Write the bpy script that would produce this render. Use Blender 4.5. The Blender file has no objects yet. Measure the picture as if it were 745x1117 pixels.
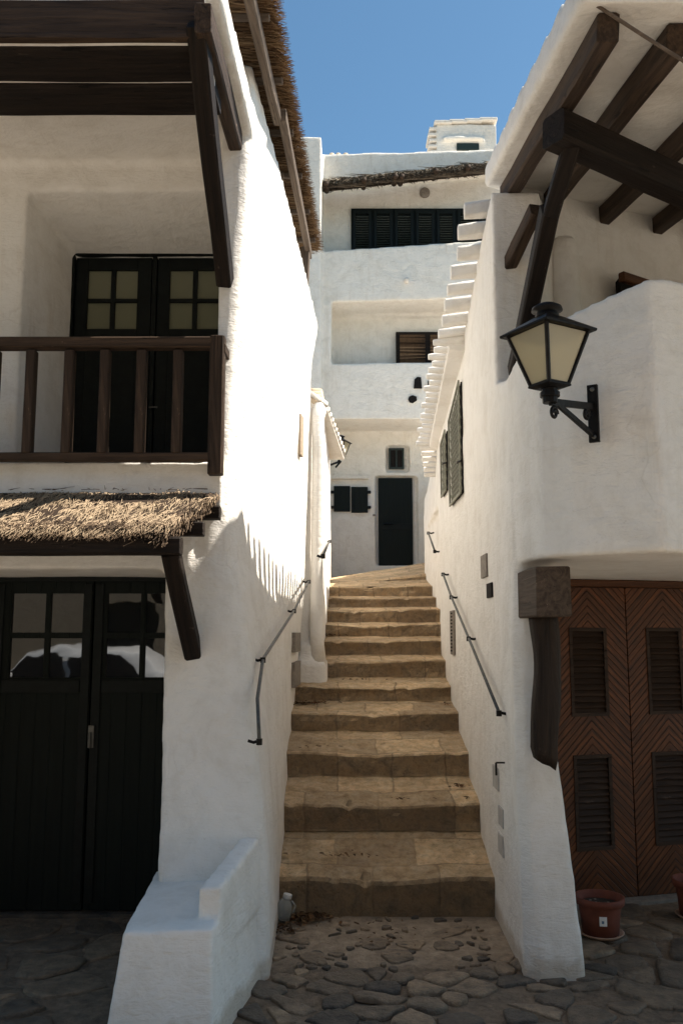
import bpy, bmesh, math, random
from mathutils import Vector, Matrix, noise
R = math.radians
random.seed(11)
S = bpy.context.scene
COL = S.collection

# ------------------------------------------------------------------ camera
F_PX, CX, CY, EYE = 950.0, 372.5, 558.5, 1.6
PITCH = math.atan((690.0 - CY) / F_PX)
cd = bpy.data.cameras.new('camera'); cam = bpy.data.objects.new('camera', cd); COL.objects.link(cam)
cd.sensor_fit = 'VERTICAL'; cd.sensor_height = 36.0; cd.lens = F_PX / 1117.0 * 36.0
cd.clip_start = 0.05; cd.clip_end = 2000
cam.location = (0, 0, EYE); cam.rotation_euler = (R(90) + PITCH, 0, 0)
S.camera = cam
# ------------------------------------------------------------------ light
TO_SUN = Vector((0.56, 0.045, 0.83)).normalized()
elev = math.asin(TO_SUN.z); azim = math.atan2(TO_SUN.x, TO_SUN.y)
w = bpy.data.worlds.new('World'); S.world = w; w.use_nodes = True
nt = w.node_tree; bg = nt.nodes['Background']
sky = nt.nodes.new('ShaderNodeTexSky'); sky.sky_type = 'NISHITA'; sky.sun_disc = False
sky.sun_elevation = elev; sky.sun_rotation = azim; sky.air_density = 1.0; sky.dust_density = 0.6; sky.ozone_density = 1.3
tint = nt.nodes.new('ShaderNodeMix'); tint.data_type = 'RGBA'; tint.blend_type = 'MULTIPLY'; tint.inputs[0].default_value = 1.0
tint.inputs[7].default_value = (.70, .94, .96, 1)      # the cyan leaning of a Mediterranean noon sky
nt.links.new(sky.outputs[0], tint.inputs[6]); nt.links.new(tint.outputs[2], bg.inputs[0]); bg.inputs[1].default_value = 0.078
sd = bpy.data.lights.new('sun', 'SUN'); sd.energy = 5.0; sd.angle = R(0.55); sd.color = (1.0, 0.91, 0.79)
sun = bpy.data.objects.new('sun', sd); COL.objects.link(sun)
sun.rotation_euler = TO_SUN.to_track_quat('Z', 'Y').to_euler(); sun.location = (6, 0, 12)
S.view_settings.view_transform = 'Standard'; S.view_settings.look = 'None'
S.view_settings.exposure = 1.08; S.view_settings.gamma = 1.0; S.view_settings.use_curve_mapping = False
S.cycles.max_bounces = 12; S.cycles.diffuse_bounces = 8; S.cycles.use_denoising = True

# ------------------------------------------------------------------ helpers
CT, ST = math.cos(PITCH), math.sin(PITCH)
def at(px, py, Y):
    """world point at distance Y seen at a place of the photograph (a measuring aid)"""
    u = (px - CX) / F_PX; v = (CY - py) / F_PX
    t = Y / (CT - v * ST)
    return Vector((t * u, Y, EYE + t * (ST + v * CT)))
def on_ground(px, py, z=0.0):
    d = at(px, py, 1.0) - Vector((0, 0, EYE)); k = (z - EYE) / d.z
    return Vector((d.x * k, d.y * k, z))
def lerp(tab, x):
    if x <= tab[0][0]: return tab[0][1]
    for (a, b), (c, d) in zip(tab, tab[1:]):
        if x <= c: return b + (d - b) * (x - a) / (c - a)
    return tab[-1][1]
XC = [(0, -.335), (.5, -.36), (1, -.42), (1.5, -.49), (2, -.57), (2.5, -.61), (3, -.59), (3.5, -.56), (4.2, -.52), (4.9, -.51)]
XF = [(0, -.38), (1.17, -.35), (2, -.29), (3.9, -.24), (4.3, -.175)]
YC = [(0, 4.30), (.42, 4.38), (1, 4.48), (1.5, 4.55), (2, 4.60), (2.5, 4.62)]
def x_left(Y, Z):
    y0 = lerp(YC, Z); k = max(0, min(1, (Y - y0) / (7.35 - y0)))
    return lerp(XC, Z) * (1 - k) + lerp(XF, Z) * k
def x_right(Y, Z): return lerp([(4.0, .84), (4.6, .87), (7.2, .885), (8, .90), (10.4, 1.0)], Y)
def on_wall(px, py, fx, off=0.0):
    """the point of a side wall seen at a place of the photograph, off = distance out of it"""
    lo, hi = 3.6, 12.0
    for _ in range(50):
        m = (lo + hi) / 2; p = at(px, py, m)
        inside = abs(p.x) - abs(fx(m, p.z) - math.copysign(off, p.x))
        if inside < 0: lo = m
        else: hi = m
    return p

class MB:
    def __init__(s): s.v = []; s.f = []
    def add(s, vs, fs):
        b = len(s.v); s.v += [Vector(v) for v in vs]; s.f += [[i + b for i in f] for f in fs]; return s
    def box(s, x0, x1, y0, y1, z0, z1):
        return s.add([(x0,y0,z0),(x1,y0,z0),(x1,y1,z0),(x0,y1,z0),(x0,y0,z1),(x1,y0,z1),(x1,y1,z1),(x0,y1,z1)],
                     [(0,3,2,1),(4,5,6,7),(0,1,5,4),(1,2,6,5),(2,3,7,6),(3,0,4,7)])
    def obox(s, c, M, sx, sy, sz):
        c = Vector(c); P = []
        for z in (-1, 1):
            for x, y in ((-1,-1),(1,-1),(1,1),(-1,1)): P.append(c + M @ Vector((x*sx/2, y*sy/2, z*sz/2)))
        return s.add(P, [(0,3,2,1),(4,5,6,7),(0,1,5,4),(1,2,6,5),(2,3,7,6),(3,0,4,7)])
    def loft(s, rings, caps=True, closed=True):
        n = len(rings[0]); vs = [p for r in rings for p in r]; fs = []
        for k in range(len(rings) - 1):
            for i in range(n if closed else n - 1):
                j = (i + 1) % n; fs.append((k*n+i, k*n+j, (k+1)*n+j, (k+1)*n+i))
        if caps: fs.append(tuple(range(n))[::-1]); fs.append(tuple((len(rings)-1)*n + i for i in range(n)))
        return s.add(vs, fs)
    def prism(s, poly, z0, z1):
        """poly = (x,y) list; z0,z1 numbers or functions of (x,y)"""
        f0 = z0 if callable(z0) else (lambda x, y: z0); f1 = z1 if callable(z1) else (lambda x, y: z1)
        return s.loft([[Vector((x, y, f0(x, y))) for x, y in poly], [Vector((x, y, f1(x, y))) for x, y in poly]])
    def tube(s, path, r, n=8, caps=True):
        path = [Vector(p) for p in path]; rings = []
        for k, p in enumerate(path):
            d = (path[min(k+1, len(path)-1)] - path[max(k-1, 0)]).normalized()
            a = d.orthogonal().normalized() if k == 0 else (a - d * a.dot(d)).normalized()
            b = d.cross(a); rr = r[k] if isinstance(r, (list, tuple)) else r
            rings.append([p + (a*math.cos(2*math.pi*i/n) + b*math.sin(2*math.pi*i/n))*rr for i in range(n)])
        return s.loft(rings, caps)
    def lathe(s, c, prof, n=32, M=None):
        c = Vector(c); rings = []
        for r, z in prof:
            ring = []
            for i in range(n):
                v = Vector((r*math.cos(2*math.pi*i/n), r*math.sin(2*math.pi*i/n), z))
                if M: v = M @ v
                ring.append(c + v)
            rings.append(ring)
        return s.loft(rings, True)
    def mesh(s, name, recalc=True):
        me = bpy.data.meshes.new(name); me.from_pydata([tuple(v) for v in s.v], [], s.f)
        if recalc:
            bm = bmesh.new(); bm.from_mesh(me); bmesh.ops.recalc_face_normals(bm, faces=bm.faces); bm.to_mesh(me); bm.free()
        return me

def link(name, me, mat, parent=None, smooth=False):
    o = bpy.data.objects.new(name, me); COL.objects.link(o); me.materials.append(mat)
    if smooth:
        for p in me.polygons: p.use_smooth = True
    if parent:
        o.parent = parent; M = Matrix.Translation((0, 0, 0)); q = parent
        while q: M = q.matrix_basis @ (q.matrix_parent_inverse if q.parent else Matrix()) @ M if False else M; q = None
        o.matrix_parent_inverse = WORLD[parent].inverted()
    WORLD[o] = Matrix()
    return o
WORLD = {}
def build(name, mb, mat, parent=None, bevel=0.0, smooth=False, seg=2):
    o = link(name, mb.mesh(name), mat, parent, smooth)
    if bevel:
        m = o.modifiers.new('bevel', 'BEVEL'); m.width = bevel; m.segments = seg; m.limit_method = 'ANGLE'; m.angle_limit = R(35)
    return o
def thing(name, label, cat, loc=(0, 0, 0), group=None):
    o = bpy.data.objects.new(name, None); COL.objects.link(o); o.location = loc; o.empty_display_size = .2
    WORLD[o] = Matrix.Translation(loc); o['label'] = label; o['category'] = cat
    if group: o['group'] = group
    return o
def tag(o, label, cat, group=None):
    o['label'] = label; o['category'] = cat
    if group: o['group'] = group
    return o
def struct(o): o['kind'] = 'structure'; return o
TEX = {}
def clouds(size):
    if size not in TEX:
        t = bpy.data.textures.new('clouds', 'CLOUDS'); t.noise_scale = size; t.noise_depth = 3; TEX[size] = t
    return TEX[size]
def plaster_body(name, mb, mat, parent, voxel=0.03, iters=5, d1=0.03, d2=0.010, size=.7):
    """closed solids fused into one soft, hand-trowelled plaster body"""
    o = link(name, mb.mesh(name), mat, parent)
    m = o.modifiers.new('remesh', 'REMESH'); m.mode = 'VOXEL'; m.voxel_size = voxel; m.use_smooth_shade = True
    m = o.modifiers.new('smooth', 'SMOOTH'); m.factor = .5; m.iterations = iters
    for sz, st in ((size, d1), (.16, d2)):
        m = o.modifiers.new('displace', 'DISPLACE'); m.texture = clouds(sz); m.strength = st; m.mid_level = .5; m.texture_coords = 'LOCAL'
    return o
def beam(name, p0, p1, wd, ht, mat, parent=None, up=(0, 0, 1), jit=.004, taper=1.0, bev=.12, seg=None, seed=0, bow=0.0):
    """a rough sawn timber from p0 to p1; its own local X runs with the grain"""
    p0, p1 = Vector(p0), Vector(p1); L = (p1 - p0).length; x = (p1 - p0).normalized()
    up = Vector(up); y = up.cross(x).normalized(); z = x.cross(y)
    n = seg or max(3, int(L / .30)); jit *= .55; rings = []; c = min(wd, ht) * bev
    rnd = random.Random(seed * 7 + int(L * 1000))
    for k in range(n + 1):
        s = k / n; a = wd / 2 * (1 + (taper - 1) * s); b = ht / 2 * (1 + (taper - 1) * s)
        ox = L * s; oy = rnd.uniform(-jit, jit); oz = rnd.uniform(-jit, jit) + bow * 4 * s * (1 - s)
        pts = [(-a+c,-b),(a-c,-b),(a,-b+c),(a,b-c),(a-c,b),(-a+c,b),(-a,b-c),(-a,-b+c)]
        rings.append([Vector((ox, py + oy + rnd.uniform(-jit, jit), pz + oz + rnd.uniform(-jit, jit))) for py, pz in pts])
    mb = MB().loft(rings); me = mb.mesh(name)
    o = link(name, me, mat, parent)
    M = Matrix((x, y, z)).transposed().to_4x4(); M.translation = p0
    if parent: o.matrix_basis = M; 
    else: o.matrix_basis = M
    WORLD[o] = M
    m = o.modifiers.new('bevel', 'BEVEL'); m.width = .003; m.segments = 1; m.limit_method = 'ANGLE'; m.angle_limit = R(60)
    return o
def copy_tree(o, parent=None, dloc=(0, 0, 0)):
    c = o.copy(); COL.objects.link(c)
    if parent: c.parent = parent
    c.location = Vector(c.location) + Vector(dloc); WORLD[c] = Matrix.Translation(dloc) @ WORLD[o]
    for ch in list(o.children): copy_tree(ch, c)
    return c

# ------------------------------------------------------------------ materials
def nodes(name):
    m = bpy.data.materials.new(name); m.use_nodes = True; t = m.node_tree
    return m, t, t.nodes['Principled BSDF']
def N(t, typ, **kw):
    n = t.nodes.new(typ)
    for k, v in kw.items():
        if k in n.inputs: n.inputs[k].default_value = v
        else: setattr(n, k, v)
    return n
def coords(t, scale=(1, 1, 1), kind='Object'):
    c = t.nodes.new('ShaderNodeTexCoord'); m = t.nodes.new('ShaderNodeMapping'); m.inputs['Scale'].default_value = scale
    t.links.new(c.outputs[kind], m.inputs['Vector']); return m.outputs[0]
def noise_n(t, vec, sc, det=5, rough=.55, dist=0):
    n = N(t, 'ShaderNodeTexNoise'); n.inputs['Scale'].default_value = sc; n.inputs['Detail'].default_value = det
    n.inputs['Roughness'].default_value = rough; n.inputs['Distortion'].default_value = dist
    t.links.new(vec, n.inputs['Vector']); return n.outputs[0]
def ramp(t, fac, stops):
    r = N(t, 'ShaderNodeValToRGB'); e = r.color_ramp.elements
    while len(e) < len(stops): e.new(.5)
    for el, (p, c) in zip(e, stops): el.position = p; el.color = (*c, 1) if len(c) == 3 else c
    t.links.new(fac, r.inputs[0]); return r.outputs[0]
def mix(t, fac, a, b, mode='MIX'):
    n = N(t, 'ShaderNodeMix', data_type='RGBA', blend_type=mode)
    for k, s in ((0, fac), (6, a), (7, b)):
        if hasattr(s, 'links'): t.links.new(s, n.inputs[k])
        else: n.inputs[k].default_value = s if k == 0 else (*s, 1)
    return n.outputs[2]
def math_n(t, op, a, b=None):
    n = N(t, 'ShaderNodeMath', operation=op)
    for k, s in ((0, a), (1, b)):
        if s is None: continue
        if hasattr(s, 'links'): t.links.new(s, n.inputs[k])
        else: n.inputs[k].default_value = s
    return n.outputs[0]
def bump(t, bs, hs, dist=1.0, strength=1.0):
    prev = None
    for h, d in hs:
        b = N(t, 'ShaderNodeBump'); b.inputs['Strength'].default_value = strength; b.inputs['Distance'].default_value = d
        t.links.new(h, b.inputs['Height'])
        if prev: t.links.new(prev, b.inputs['Normal'])
        prev = b.outputs[0]
    t.links.new(prev, bs.inputs['Normal'])
def geo_z(t):
    g = N(t, 'ShaderNodeNewGeometry'); s = N(t, 'ShaderNodeSeparateXYZ'); t.links.new(g.outputs['Position'], s.inputs[0]); return s.outputs

def mat_plaster(name, col=(.83, .805, .765), stain=(.52, .42, .30), amt=.5, far=False):
    m, t, b = nodes(name); g = N(t, 'ShaderNodeNewGeometry'); v = g.outputs['Position']
    big = noise_n(t, v, 1.3, 6, .6); fine = noise_n(t, v, 34, 4, .6); mid = noise_n(t, v, 7, 5, .6, .6)
    mp = N(t, 'ShaderNodeMapping'); mp.inputs['Scale'].default_value = (5, 5, .6); t.links.new(v, mp.inputs[0])
    streak = noise_n(t, mp.outputs[0], 3.2, 5, .6, .3)
    f1 = ramp(t, streak, [(.50, (0, 0, 0)), (.75, (1, 1, 1))]); f2 = ramp(t, big, [(.45, (0, 0, 0)), (.75, (1, 1, 1))])
    f = math_n(t, 'MULTIPLY', math_n(t, 'MULTIPLY', f1, f2), amt)
    c = mix(t, f, col, stain)
    spk = ramp(t, noise_n(t, v, 55, 2, .5), [(.72, (0, 0, 0)), (.78, (1, 1, 1))])
    c = mix(t, math_n(t, 'MULTIPLY', spk, .18), c, (.35, .29, .22))
    hue = ramp(t, noise_n(t, v, 4.5, 8, .72, .4), [(.36, (.88, .87, .85)), (.52, (.97, .97, .965)), (.68, (1, 1, 1))])
    c = mix(t, 1.0, c, hue, 'MULTIPLY')
    t.links.new(c, b.inputs['Base Color']); b.inputs['Roughness'].default_value = .92
    br = N(t, 'ShaderNodeMapping'); br.inputs['Scale'].default_value = (3, 3, 9); br.inputs['Rotation'].default_value = (.5, .3, 0); t.links.new(v, br.inputs[0])
    stroke = noise_n(t, br.outputs[0], 3.0, 6, .62, .9)
    k = 2.0 if far else 1.0
    zz_ = geo_z(t)[2]; spl = math_n(t, 'SUBTRACT', math_n(t, 'ADD', .02, math_n(t, 'MULTIPLY', mid, .16)), zz_)
    sp2 = ramp(t, math_n(t, 'MULTIPLY', spl, 12.0), [(0, (0, 0, 0)), (.6, (1, 1, 1))])
    c = mix(t, math_n(t, 'MULTIPLY', sp2, .55), c, (.40, .31, .21))
    vc = N(t, 'ShaderNodeTexVoronoi', feature='DISTANCE_TO_EDGE'); vc.inputs['Scale'].default_value = 1.7
    wv = N(t, 'ShaderNodeVectorMath', operation='MULTIPLY_ADD'); wq = N(t, 'ShaderNodeTexNoise'); wq.inputs['Scale'].default_value = 3.0; t.links.new(v, wq.inputs['Vector'])
    t.links.new(wq.outputs['Color'], wv.inputs[0]); wv.inputs[1].default_value = (.5, .5, .5); t.links.new(v, wv.inputs[2]); t.links.new(wv.outputs[0], vc.inputs[0])
    crack = math_n(t, 'MULTIPLY', ramp(t, vc.outputs[0], [(.002, (1, 1, 1)), (.008, (0, 0, 0))]), ramp(t, big, [(.50, (0, 0, 0)), (.60, (1, 1, 1))]))
    c = mix(t, math_n(t, 'MULTIPLY', crack, .12), c, (.35, .29, .22)); t.links.new(c, b.inputs['Base Color'])
    br2 = N(t, 'ShaderNodeMapping'); br2.inputs['Scale'].default_value = (9, 9, 40); br2.inputs['Rotation'].default_value = (.25, -.2, 0); t.links.new(v, br2.inputs[0])
    brush = noise_n(t, br2.outputs[0], 1.6, 5, .7, 1.2)
    bump(t, b, [(mid, .013 * k), (stroke, .0060 * k), (brush, .0035 * k), (fine, .0028), (math_n(t, 'SUBTRACT', 1.0, crack), .0008)])
    return m
def mat_wood(name, dark, light, gloss=.6, grain=1.0, sc=(1.5, 26, 26), kind='Object', bmp=.006):
    m, t, b = nodes(name); v = coords(t, sc, kind); n = noise_n(t, v, 1.0, 8, .65, 1.2)
    v2 = coords(t, (3, 5, 5), kind); n2 = noise_n(t, v2, 1.0, 5, .6)
    c = ramp(t, n, [(.3, dark), (.72, light)]); c = mix(t, math_n(t, 'MULTIPLY', n2, .5), c, dark)
    v3 = coords(t, (5, 60, 60), kind); split = ramp(t, noise_n(t, v3, 1.0, 4, .6, .4), [(.30, (1, 1, 1)), (.36, (0, 0, 0))])
    wear = ramp(t, noise_n(t, coords(t, (7, 22, 22), kind), 1.0, 6, .7, .3), [(.66, (0, 0, 0)), (.70, (1, 1, 1))])
    c = mix(t, math_n(t, 'MULTIPLY', wear, .35), c, tuple(min(1, k * 4 + .05) for k in light)); c = mix(t, math_n(t, 'MULTIPLY', split, .8), c, tuple(k * .3 for k in dark))
    t.links.new(c, b.inputs['Base Color']); b.inputs['Roughness'].default_value = gloss; b.inputs['Specular IOR Level'].default_value = .18
    bump(t, b, [(n, bmp * grain), (math_n(t, 'SUBTRACT', 1.0, split), bmp * .7), (noise_n(t, coords(t, (.8, 60, 60), kind), 1, 3), bmp * .4)])
    return m
def mat_plain(name, col, rough=.6, metal=0.0, var=.25, sc=12, bmp=.001):
    m, t, b = nodes(name); v = coords(t); n = noise_n(t, v, sc, 5, .6)
    lo = tuple(x * (1 - var) for x in col); hi = tuple(min(1, x * (1 + var)) for x in col)
    t.links.new(ramp(t, n, [(.3, lo), (.7, hi)]), b.inputs['Base Color']); b.inputs['Specular IOR Level'].default_value = .2 if max(col) < .02 else .4
    b.inputs['Roughness'].default_value = rough; b.inputs['Metallic'].default_value = metal
    if bmp: bump(t, b, [(n, bmp)])
    return m
def mat_painted_boards(name, col, axis='X', width=.09, gloss=.65, z0=0):
    """paint over vertical boards: the joints are real grooves in the shading height"""
    m, t, b = nodes(name); g = geo_z(t); x = g[0]
    w1 = math_n(t, 'FRACT', math_n(t, 'DIVIDE', math_n(t, 'ADD', x, 10.0), width))
    d = math_n(t, 'ABSOLUTE', math_n(t, 'SUBTRACT', w1, .5)); gr = ramp(t, d, [(.44, (1, 1, 1)), (.49, (0, 0, 0))])
    gg = N(t, 'ShaderNodeNewGeometry'); mp = N(t, 'ShaderNodeMapping'); mp.inputs['Scale'].default_value = (40, 40, 2); t.links.new(gg.outputs['Position'], mp.inputs[0])
    n = noise_n(t, mp.outputs[0], 1, 6, .6, .4)
    c = mix(t, n, tuple(k * .55 for k in col), tuple(k * 1.6 for k in col))
    chip = ramp(t, noise_n(t, gg.outputs['Position'], 18, 6, .7), [(.70, (0, 0, 0)), (.74, (1, 1, 1))])
    c = mix(t, math_n(t, 'MULTIPLY', chip, .25), c, (.05, .045, .035))
    t.links.new(c, b.inputs['Base Color']); b.inputs['Roughness'].default_value = gloss; b.inputs['Specular IOR Level'].default_value = .15
    bump(t, b, [(gr, .003), (n, .0015)])
    return m
def mat_stone_step(name):
    m, t, b = nodes(name); g = N(t, 'ShaderNodeNewGeometry'); v = g.outputs['Position']
    n1 = noise_n(t, v, 2.2, 7, .62); n2 = noise_n(t, v, 11, 7, .68, .5); n3 = noise_n(t, v, 45, 5, .7)
    c = ramp(t, n2, [(.26, (.44, .29, .155)), (.46, (.74, .53, .31)), (.68, (.88, .70, .47))])
    # separate squared blocks: one random tone each, thin mortar seams
    wv = N(t, 'ShaderNodeVectorMath', operation='MULTIPLY_ADD'); wn_ = N(t, 'ShaderNodeTexNoise'); wn_.inputs['Scale'].default_value = 5.0; t.links.new(v, wn_.inputs['Vector'])
    t.links.new(wn_.outputs['Color'], wv.inputs[0]); wv.inputs[1].default_value = (.06, .06, .0); t.links.new(v, wv.inputs[2])
    bk = N(t, 'ShaderNodeTexBrick'); bk.offset = .43; bk.squash = .8; bk.squash_frequency = 3
    for k_, v_ in (('Scale', 1.0), ('Mortar Size', .009), ('Mortar Smooth', .6), ('Brick Width', .47), ('Row Height', .285)): bk.inputs[k_].default_value = v_
    bk.inputs['Color1'].default_value = (.70, .67, .64, 1); bk.inputs['Color2'].default_value = (1.25, 1.22, 1.15, 1); bk.inputs['Mortar'].default_value = (.8, .75, .7, 1)
    t.links.new(wv.outputs[0], bk.inputs['Vector']); c = mix(t, .85, c, bk.outputs['Color'], 'MULTIPLY')
    seam = math_n(t, 'SUBTRACT', 1.0, bk.outputs['Fac'])
    dirt = ramp(t, n1, [(.42, (0, 0, 0)), (.68, (1, 1, 1))]); c = mix(t, math_n(t, 'MULTIPLY', dirt, .38), c, (.20, .145, .095))
    pit = ramp(t, n3, [(.30, (1, 1, 1)), (.37, (0, 0, 0))]); c = mix(t, math_n(t, 'MULTIPLY', pit, .7), c, (.07, .05, .035))
    # upright faces coloured darker than the tops, painting in their weaker sky light
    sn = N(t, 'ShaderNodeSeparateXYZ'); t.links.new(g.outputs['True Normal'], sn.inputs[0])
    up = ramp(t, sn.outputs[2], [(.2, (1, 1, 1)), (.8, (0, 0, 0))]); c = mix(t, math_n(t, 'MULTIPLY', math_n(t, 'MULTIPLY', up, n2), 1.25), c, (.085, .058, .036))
    c = mix(t, math_n(t, 'MULTIPLY', math_n(t, 'SUBTRACT', 1.0, seam), .18), c, (.15, .11, .08))
    t.links.new(c, b.inputs['Base Color']); b.inputs['Roughness'].default_value = .9
    n4 = noise_n(t, v, 24, 8, .75, .3); c = mix(t, .7, c, ramp(t, n4, [(.32, (.55, .52, .48)), (.5, (1, 1, 1)), (.7, (1.18, 1.15, 1.08))]), 'MULTIPLY'); t.links.new(c, b.inputs['Base Color'])
    bump(t, b, [(n2, .04), (n4, .022), (n3, .010), (seam, .004)])
    return m
def mat_ground(name):
    m, t, b = nodes(name); g = N(t, 'ShaderNodeNewGeometry'); v = g.outputs['Position']
    s = geo_z(t)
    n1 = noise_n(t, v, 1.7, 6, .6); n2 = noise_n(t, v, 14, 7, .7); n3 = noise_n(t, v, 60, 4, .7)
    mort = ramp(t, n2, [(.3, (.09, .064, .042)), (.7, (.29, .21, .14))])
    conc = ramp(t, n2, [(.3, (.25, .185, .125)), (.7, (.50, .38, .26))])
    # the trodden apron below the first step is paler mortar
    yy = math_n(t, 'ADD', s[1], math_n(t, 'MULTIPLY', math_n(t, 'SUBTRACT', n1, .5), .25))
    fy = ramp(t, math_n(t, 'MULTIPLY', math_n(t, 'SUBTRACT', yy, 4.42), 6.0), [(0, (0, 0, 0)), (1, (1, 1, 1))])
    fx = ramp(t, math_n(t, 'SUBTRACT', 1.0, math_n(t, 'ABSOLUTE', math_n(t, 'SUBTRACT', s[0], .27))), [(.30, (0, 0, 0)), (.42, (1, 1, 1))])
    c = mix(t, math_n(t, 'MULTIPLY', fy, fx), mort, conc)
    c = mix(t, math_n(t, 'MULTIPLY', ramp(t, n3, [(.6, (0, 0, 0)), (.7, (1, 1, 1))]), .4), c, (.30, .25, .19))
    far = ramp(t, math_n(t, 'SUBTRACT', 2.6, s[1]), [(0, (0, 0, 0)), (1, (1, 1, 1))])
    c = mix(t, far, c, (.37, .325, .27))
    t.links.new(c, b.inputs['Base Color']); b.inputs['Roughness'].default_value = .88
    bump(t, b, [(n2, .03), (n3, .008)])
    return m
def mat_cobble(name):
    m, t, b = nodes(name); g = N(t, 'ShaderNodeNewGeometry'); v = g.outputs['Position']
    a = N(t, 'ShaderNodeAttribute', attribute_name='tone'); n2 = noise_n(t, v, 13, 7, .68); n3 = noise_n(t, v, 70, 4, .7)
    base = ramp(t, a.outputs['Fac'], [(0, (.065, .058, .05)), (.45, (.20, .152, .105)), (.75, (.30, .22, .145)), (1, (.42, .31, .20))])
    c = mix(t, 1.0, base, ramp(t, n2, [(.3, (.45, .45, .45)), (.7, (1.5, 1.45, 1.4))]), 'MULTIPLY')
    sil = ramp(t, noise_n(t, v, 5, 6, .7), [(.50, (0, 0, 0)), (.62, (1, 1, 1))]); c = mix(t, math_n(t, 'MULTIPLY', sil, .55), c, (.15, .11, .075))
    t.links.new(c, b.inputs['Base Color']); b.inputs['Roughness'].default_value = .62
    bump(t, b, [(n2, .035), (n3, .007)])
    return m
def mat_strands(name, dark, mid, light, rough=.85):
    m, t, b = nodes(name); a = N(t, 'ShaderNodeAttribute', attribute_name='tone')
    c = ramp(t, a.outputs['Fac'], [(0, dark), (.5, mid), (1, light)])
    c = mix(t, .6, c, ramp(t, noise_n(t, coords(t, (6, 6, 6)), 3, 5), [(.3, (.5, .5, .5)), (.7, (1.2, 1.2, 1.2))]), 'MULTIPLY')
    t.links.new(c, b.inputs['Base Color']); b.inputs['Roughness'].default_value = rough; b.inputs['Specular IOR Level'].default_value = .2
    return m
def mat_herringbone(name, cx):
    """stained boards laid in a chevron about local x = cx, per-leaf local coordinates"""
    m, t, b = nodes(name); tc = N(t, 'ShaderNodeTexCoord'); s = N(t, 'ShaderNodeSeparateXYZ'); t.links.new(tc.outputs['Object'], s.inputs[0])
    ax = math_n(t, 'ABSOLUTE', math_n(t, 'SUBTRACT', s.outputs[0], cx))
    q = math_n(t, 'ADD', s.outputs[2], ax); bd = math_n(t, 'DIVIDE', math_n(t, 'ADD', q, 5.0), .047)
    fr = math_n(t, 'FRACT', bd); idx = math_n(t, 'FLOOR', bd)
    d = math_n(t, 'ABSOLUTE', math_n(t, 'SUBTRACT', fr, .5)); gr = ramp(t, d, [(.40, (1, 1, 1)), (.48, (0, 0, 0))])
    wn = N(t, 'ShaderNodeTexWhiteNoise', noise_dimensions='1D'); t.links.new(idx, wn.inputs['W'])
    al = math_n(t, 'SUBTRACT', s.outputs[2], ax)
    cb = N(t, 'ShaderNodeCombineXYZ'); t.links.new(math_n(t, 'MULTIPLY', q, 60.0), cb.inputs[0]); t.links.new(math_n(t, 'MULTIPLY', al, 5.0), cb.inputs[1]); t.links.new(math_n(t, 'MULTIPLY', idx, 3.7), cb.inputs[2])
    n = noise_n(t, cb.outputs[0], 1.0, 6, .6, .5)
    c = ramp(t, n, [(.3, (.036, .013, .005)), (.7, (.165, .056, .018))])
    c = mix(t, .7, c, ramp(t, wn.outputs[0], [(0, (.7, .7, .7)), (1, (1.3, 1.25, 1.15))]), 'MULTIPLY')
    c = mix(t, math_n(t, 'MULTIPLY', math_n(t, 'SUBTRACT', 1.0, gr), .8), c, (.014, .007, .005))
    t.links.new(c, b.inputs['Base Color']); b.inputs['Roughness'].default_value = .5; b.inputs['Specular IOR Level'].default_value = .3
    bump(t, b, [(gr, .006), (n, .001)])
    return m
def mat_glass(name, col, rough=.05, trans=0.0, spec=.5):
    m, t, b = nodes(name); b.inputs['Base Color'].default_value = (*col, 1); b.inputs['Roughness'].default_value = rough
    b.inputs['Transmission Weight'].default_value = trans; b.inputs['Specular IOR Level'].default_value = spec
    n = noise_n(t, coords(t), 3, 2); bump(t, b, [(n, .002)])
    return m

M_PL = mat_plaster('whitewash'); M_PLF = mat_plaster('whitewash_far', (.82, .775, .70), amt=.55, far=True)
M_PLR = mat_plaster('whitewash_right', (.83, .805, .765), amt=.45)
M_DARK = mat_wood('dark_timber', (.006, .0045, .004), (.030, .020, .014), .7, 1.5)
M_TIMB = mat_wood('brown_timber', (.014, .009, .0065), (.11, .070, .045), .7, 1.6)
M_GREY = mat_wood('weathered_timber', (.075, .055, .042), (.23, .175, .13), .8)
M_LINT = mat_wood('split_lintel', (.04, .028, .021), (.155, .115, .085), .8, 2.0)
M_RED = mat_wood('stained_wood', (.05, .02, .010), (.15, .062, .026), .5, kind='Object', sc=(1.5, 26, 26))
M_LOUV = mat_wood('grey_brown_wood', (.020, .012, .008), (.065, .040, .027), .6)
M_DOORG = mat_painted_boards('green_black_paint', (.0065, .0095, .0085))
M_DOORF = mat_plain('green_black_frame', (.005, .0075, .007), .6, var=.4, sc=20)
M_GLASS = mat_glass('window_glass', (.012, .012, .012), .02, 0, 1.0); M_GLASS.node_tree.nodes['Principled BSDF'].inputs['IOR'].default_value = 1.65
M_OLIVE = mat_glass('curtained_glass', (.17, .175, .115), .25, 0, .5)
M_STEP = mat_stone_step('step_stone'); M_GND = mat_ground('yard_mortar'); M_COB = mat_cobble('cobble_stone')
M_THATCH = mat_strands('heather_thatch', (.04, .026, .017), (.19, .13, .082), (.43, .33, .22))
M_REED = mat_strands('brown_reed', (.05, .027, .014), (.18, .105, .053), (.38, .26, .15))
M_IRON = mat_plain('black_iron', (.014, .013, .013), .45, .6, .3, 30, .001)
M_STEEL = mat_plain('grey_rail', (.10, .10, .095), .45, .7, .3, 40)
M_TERRA = mat_plain('terracotta', (.15, .042, .024), .75, 0, .2, 20)
M_SOIL = mat_plain('soil', (.03, .022, .016), .95, 0, .5, 60, .02)
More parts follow.
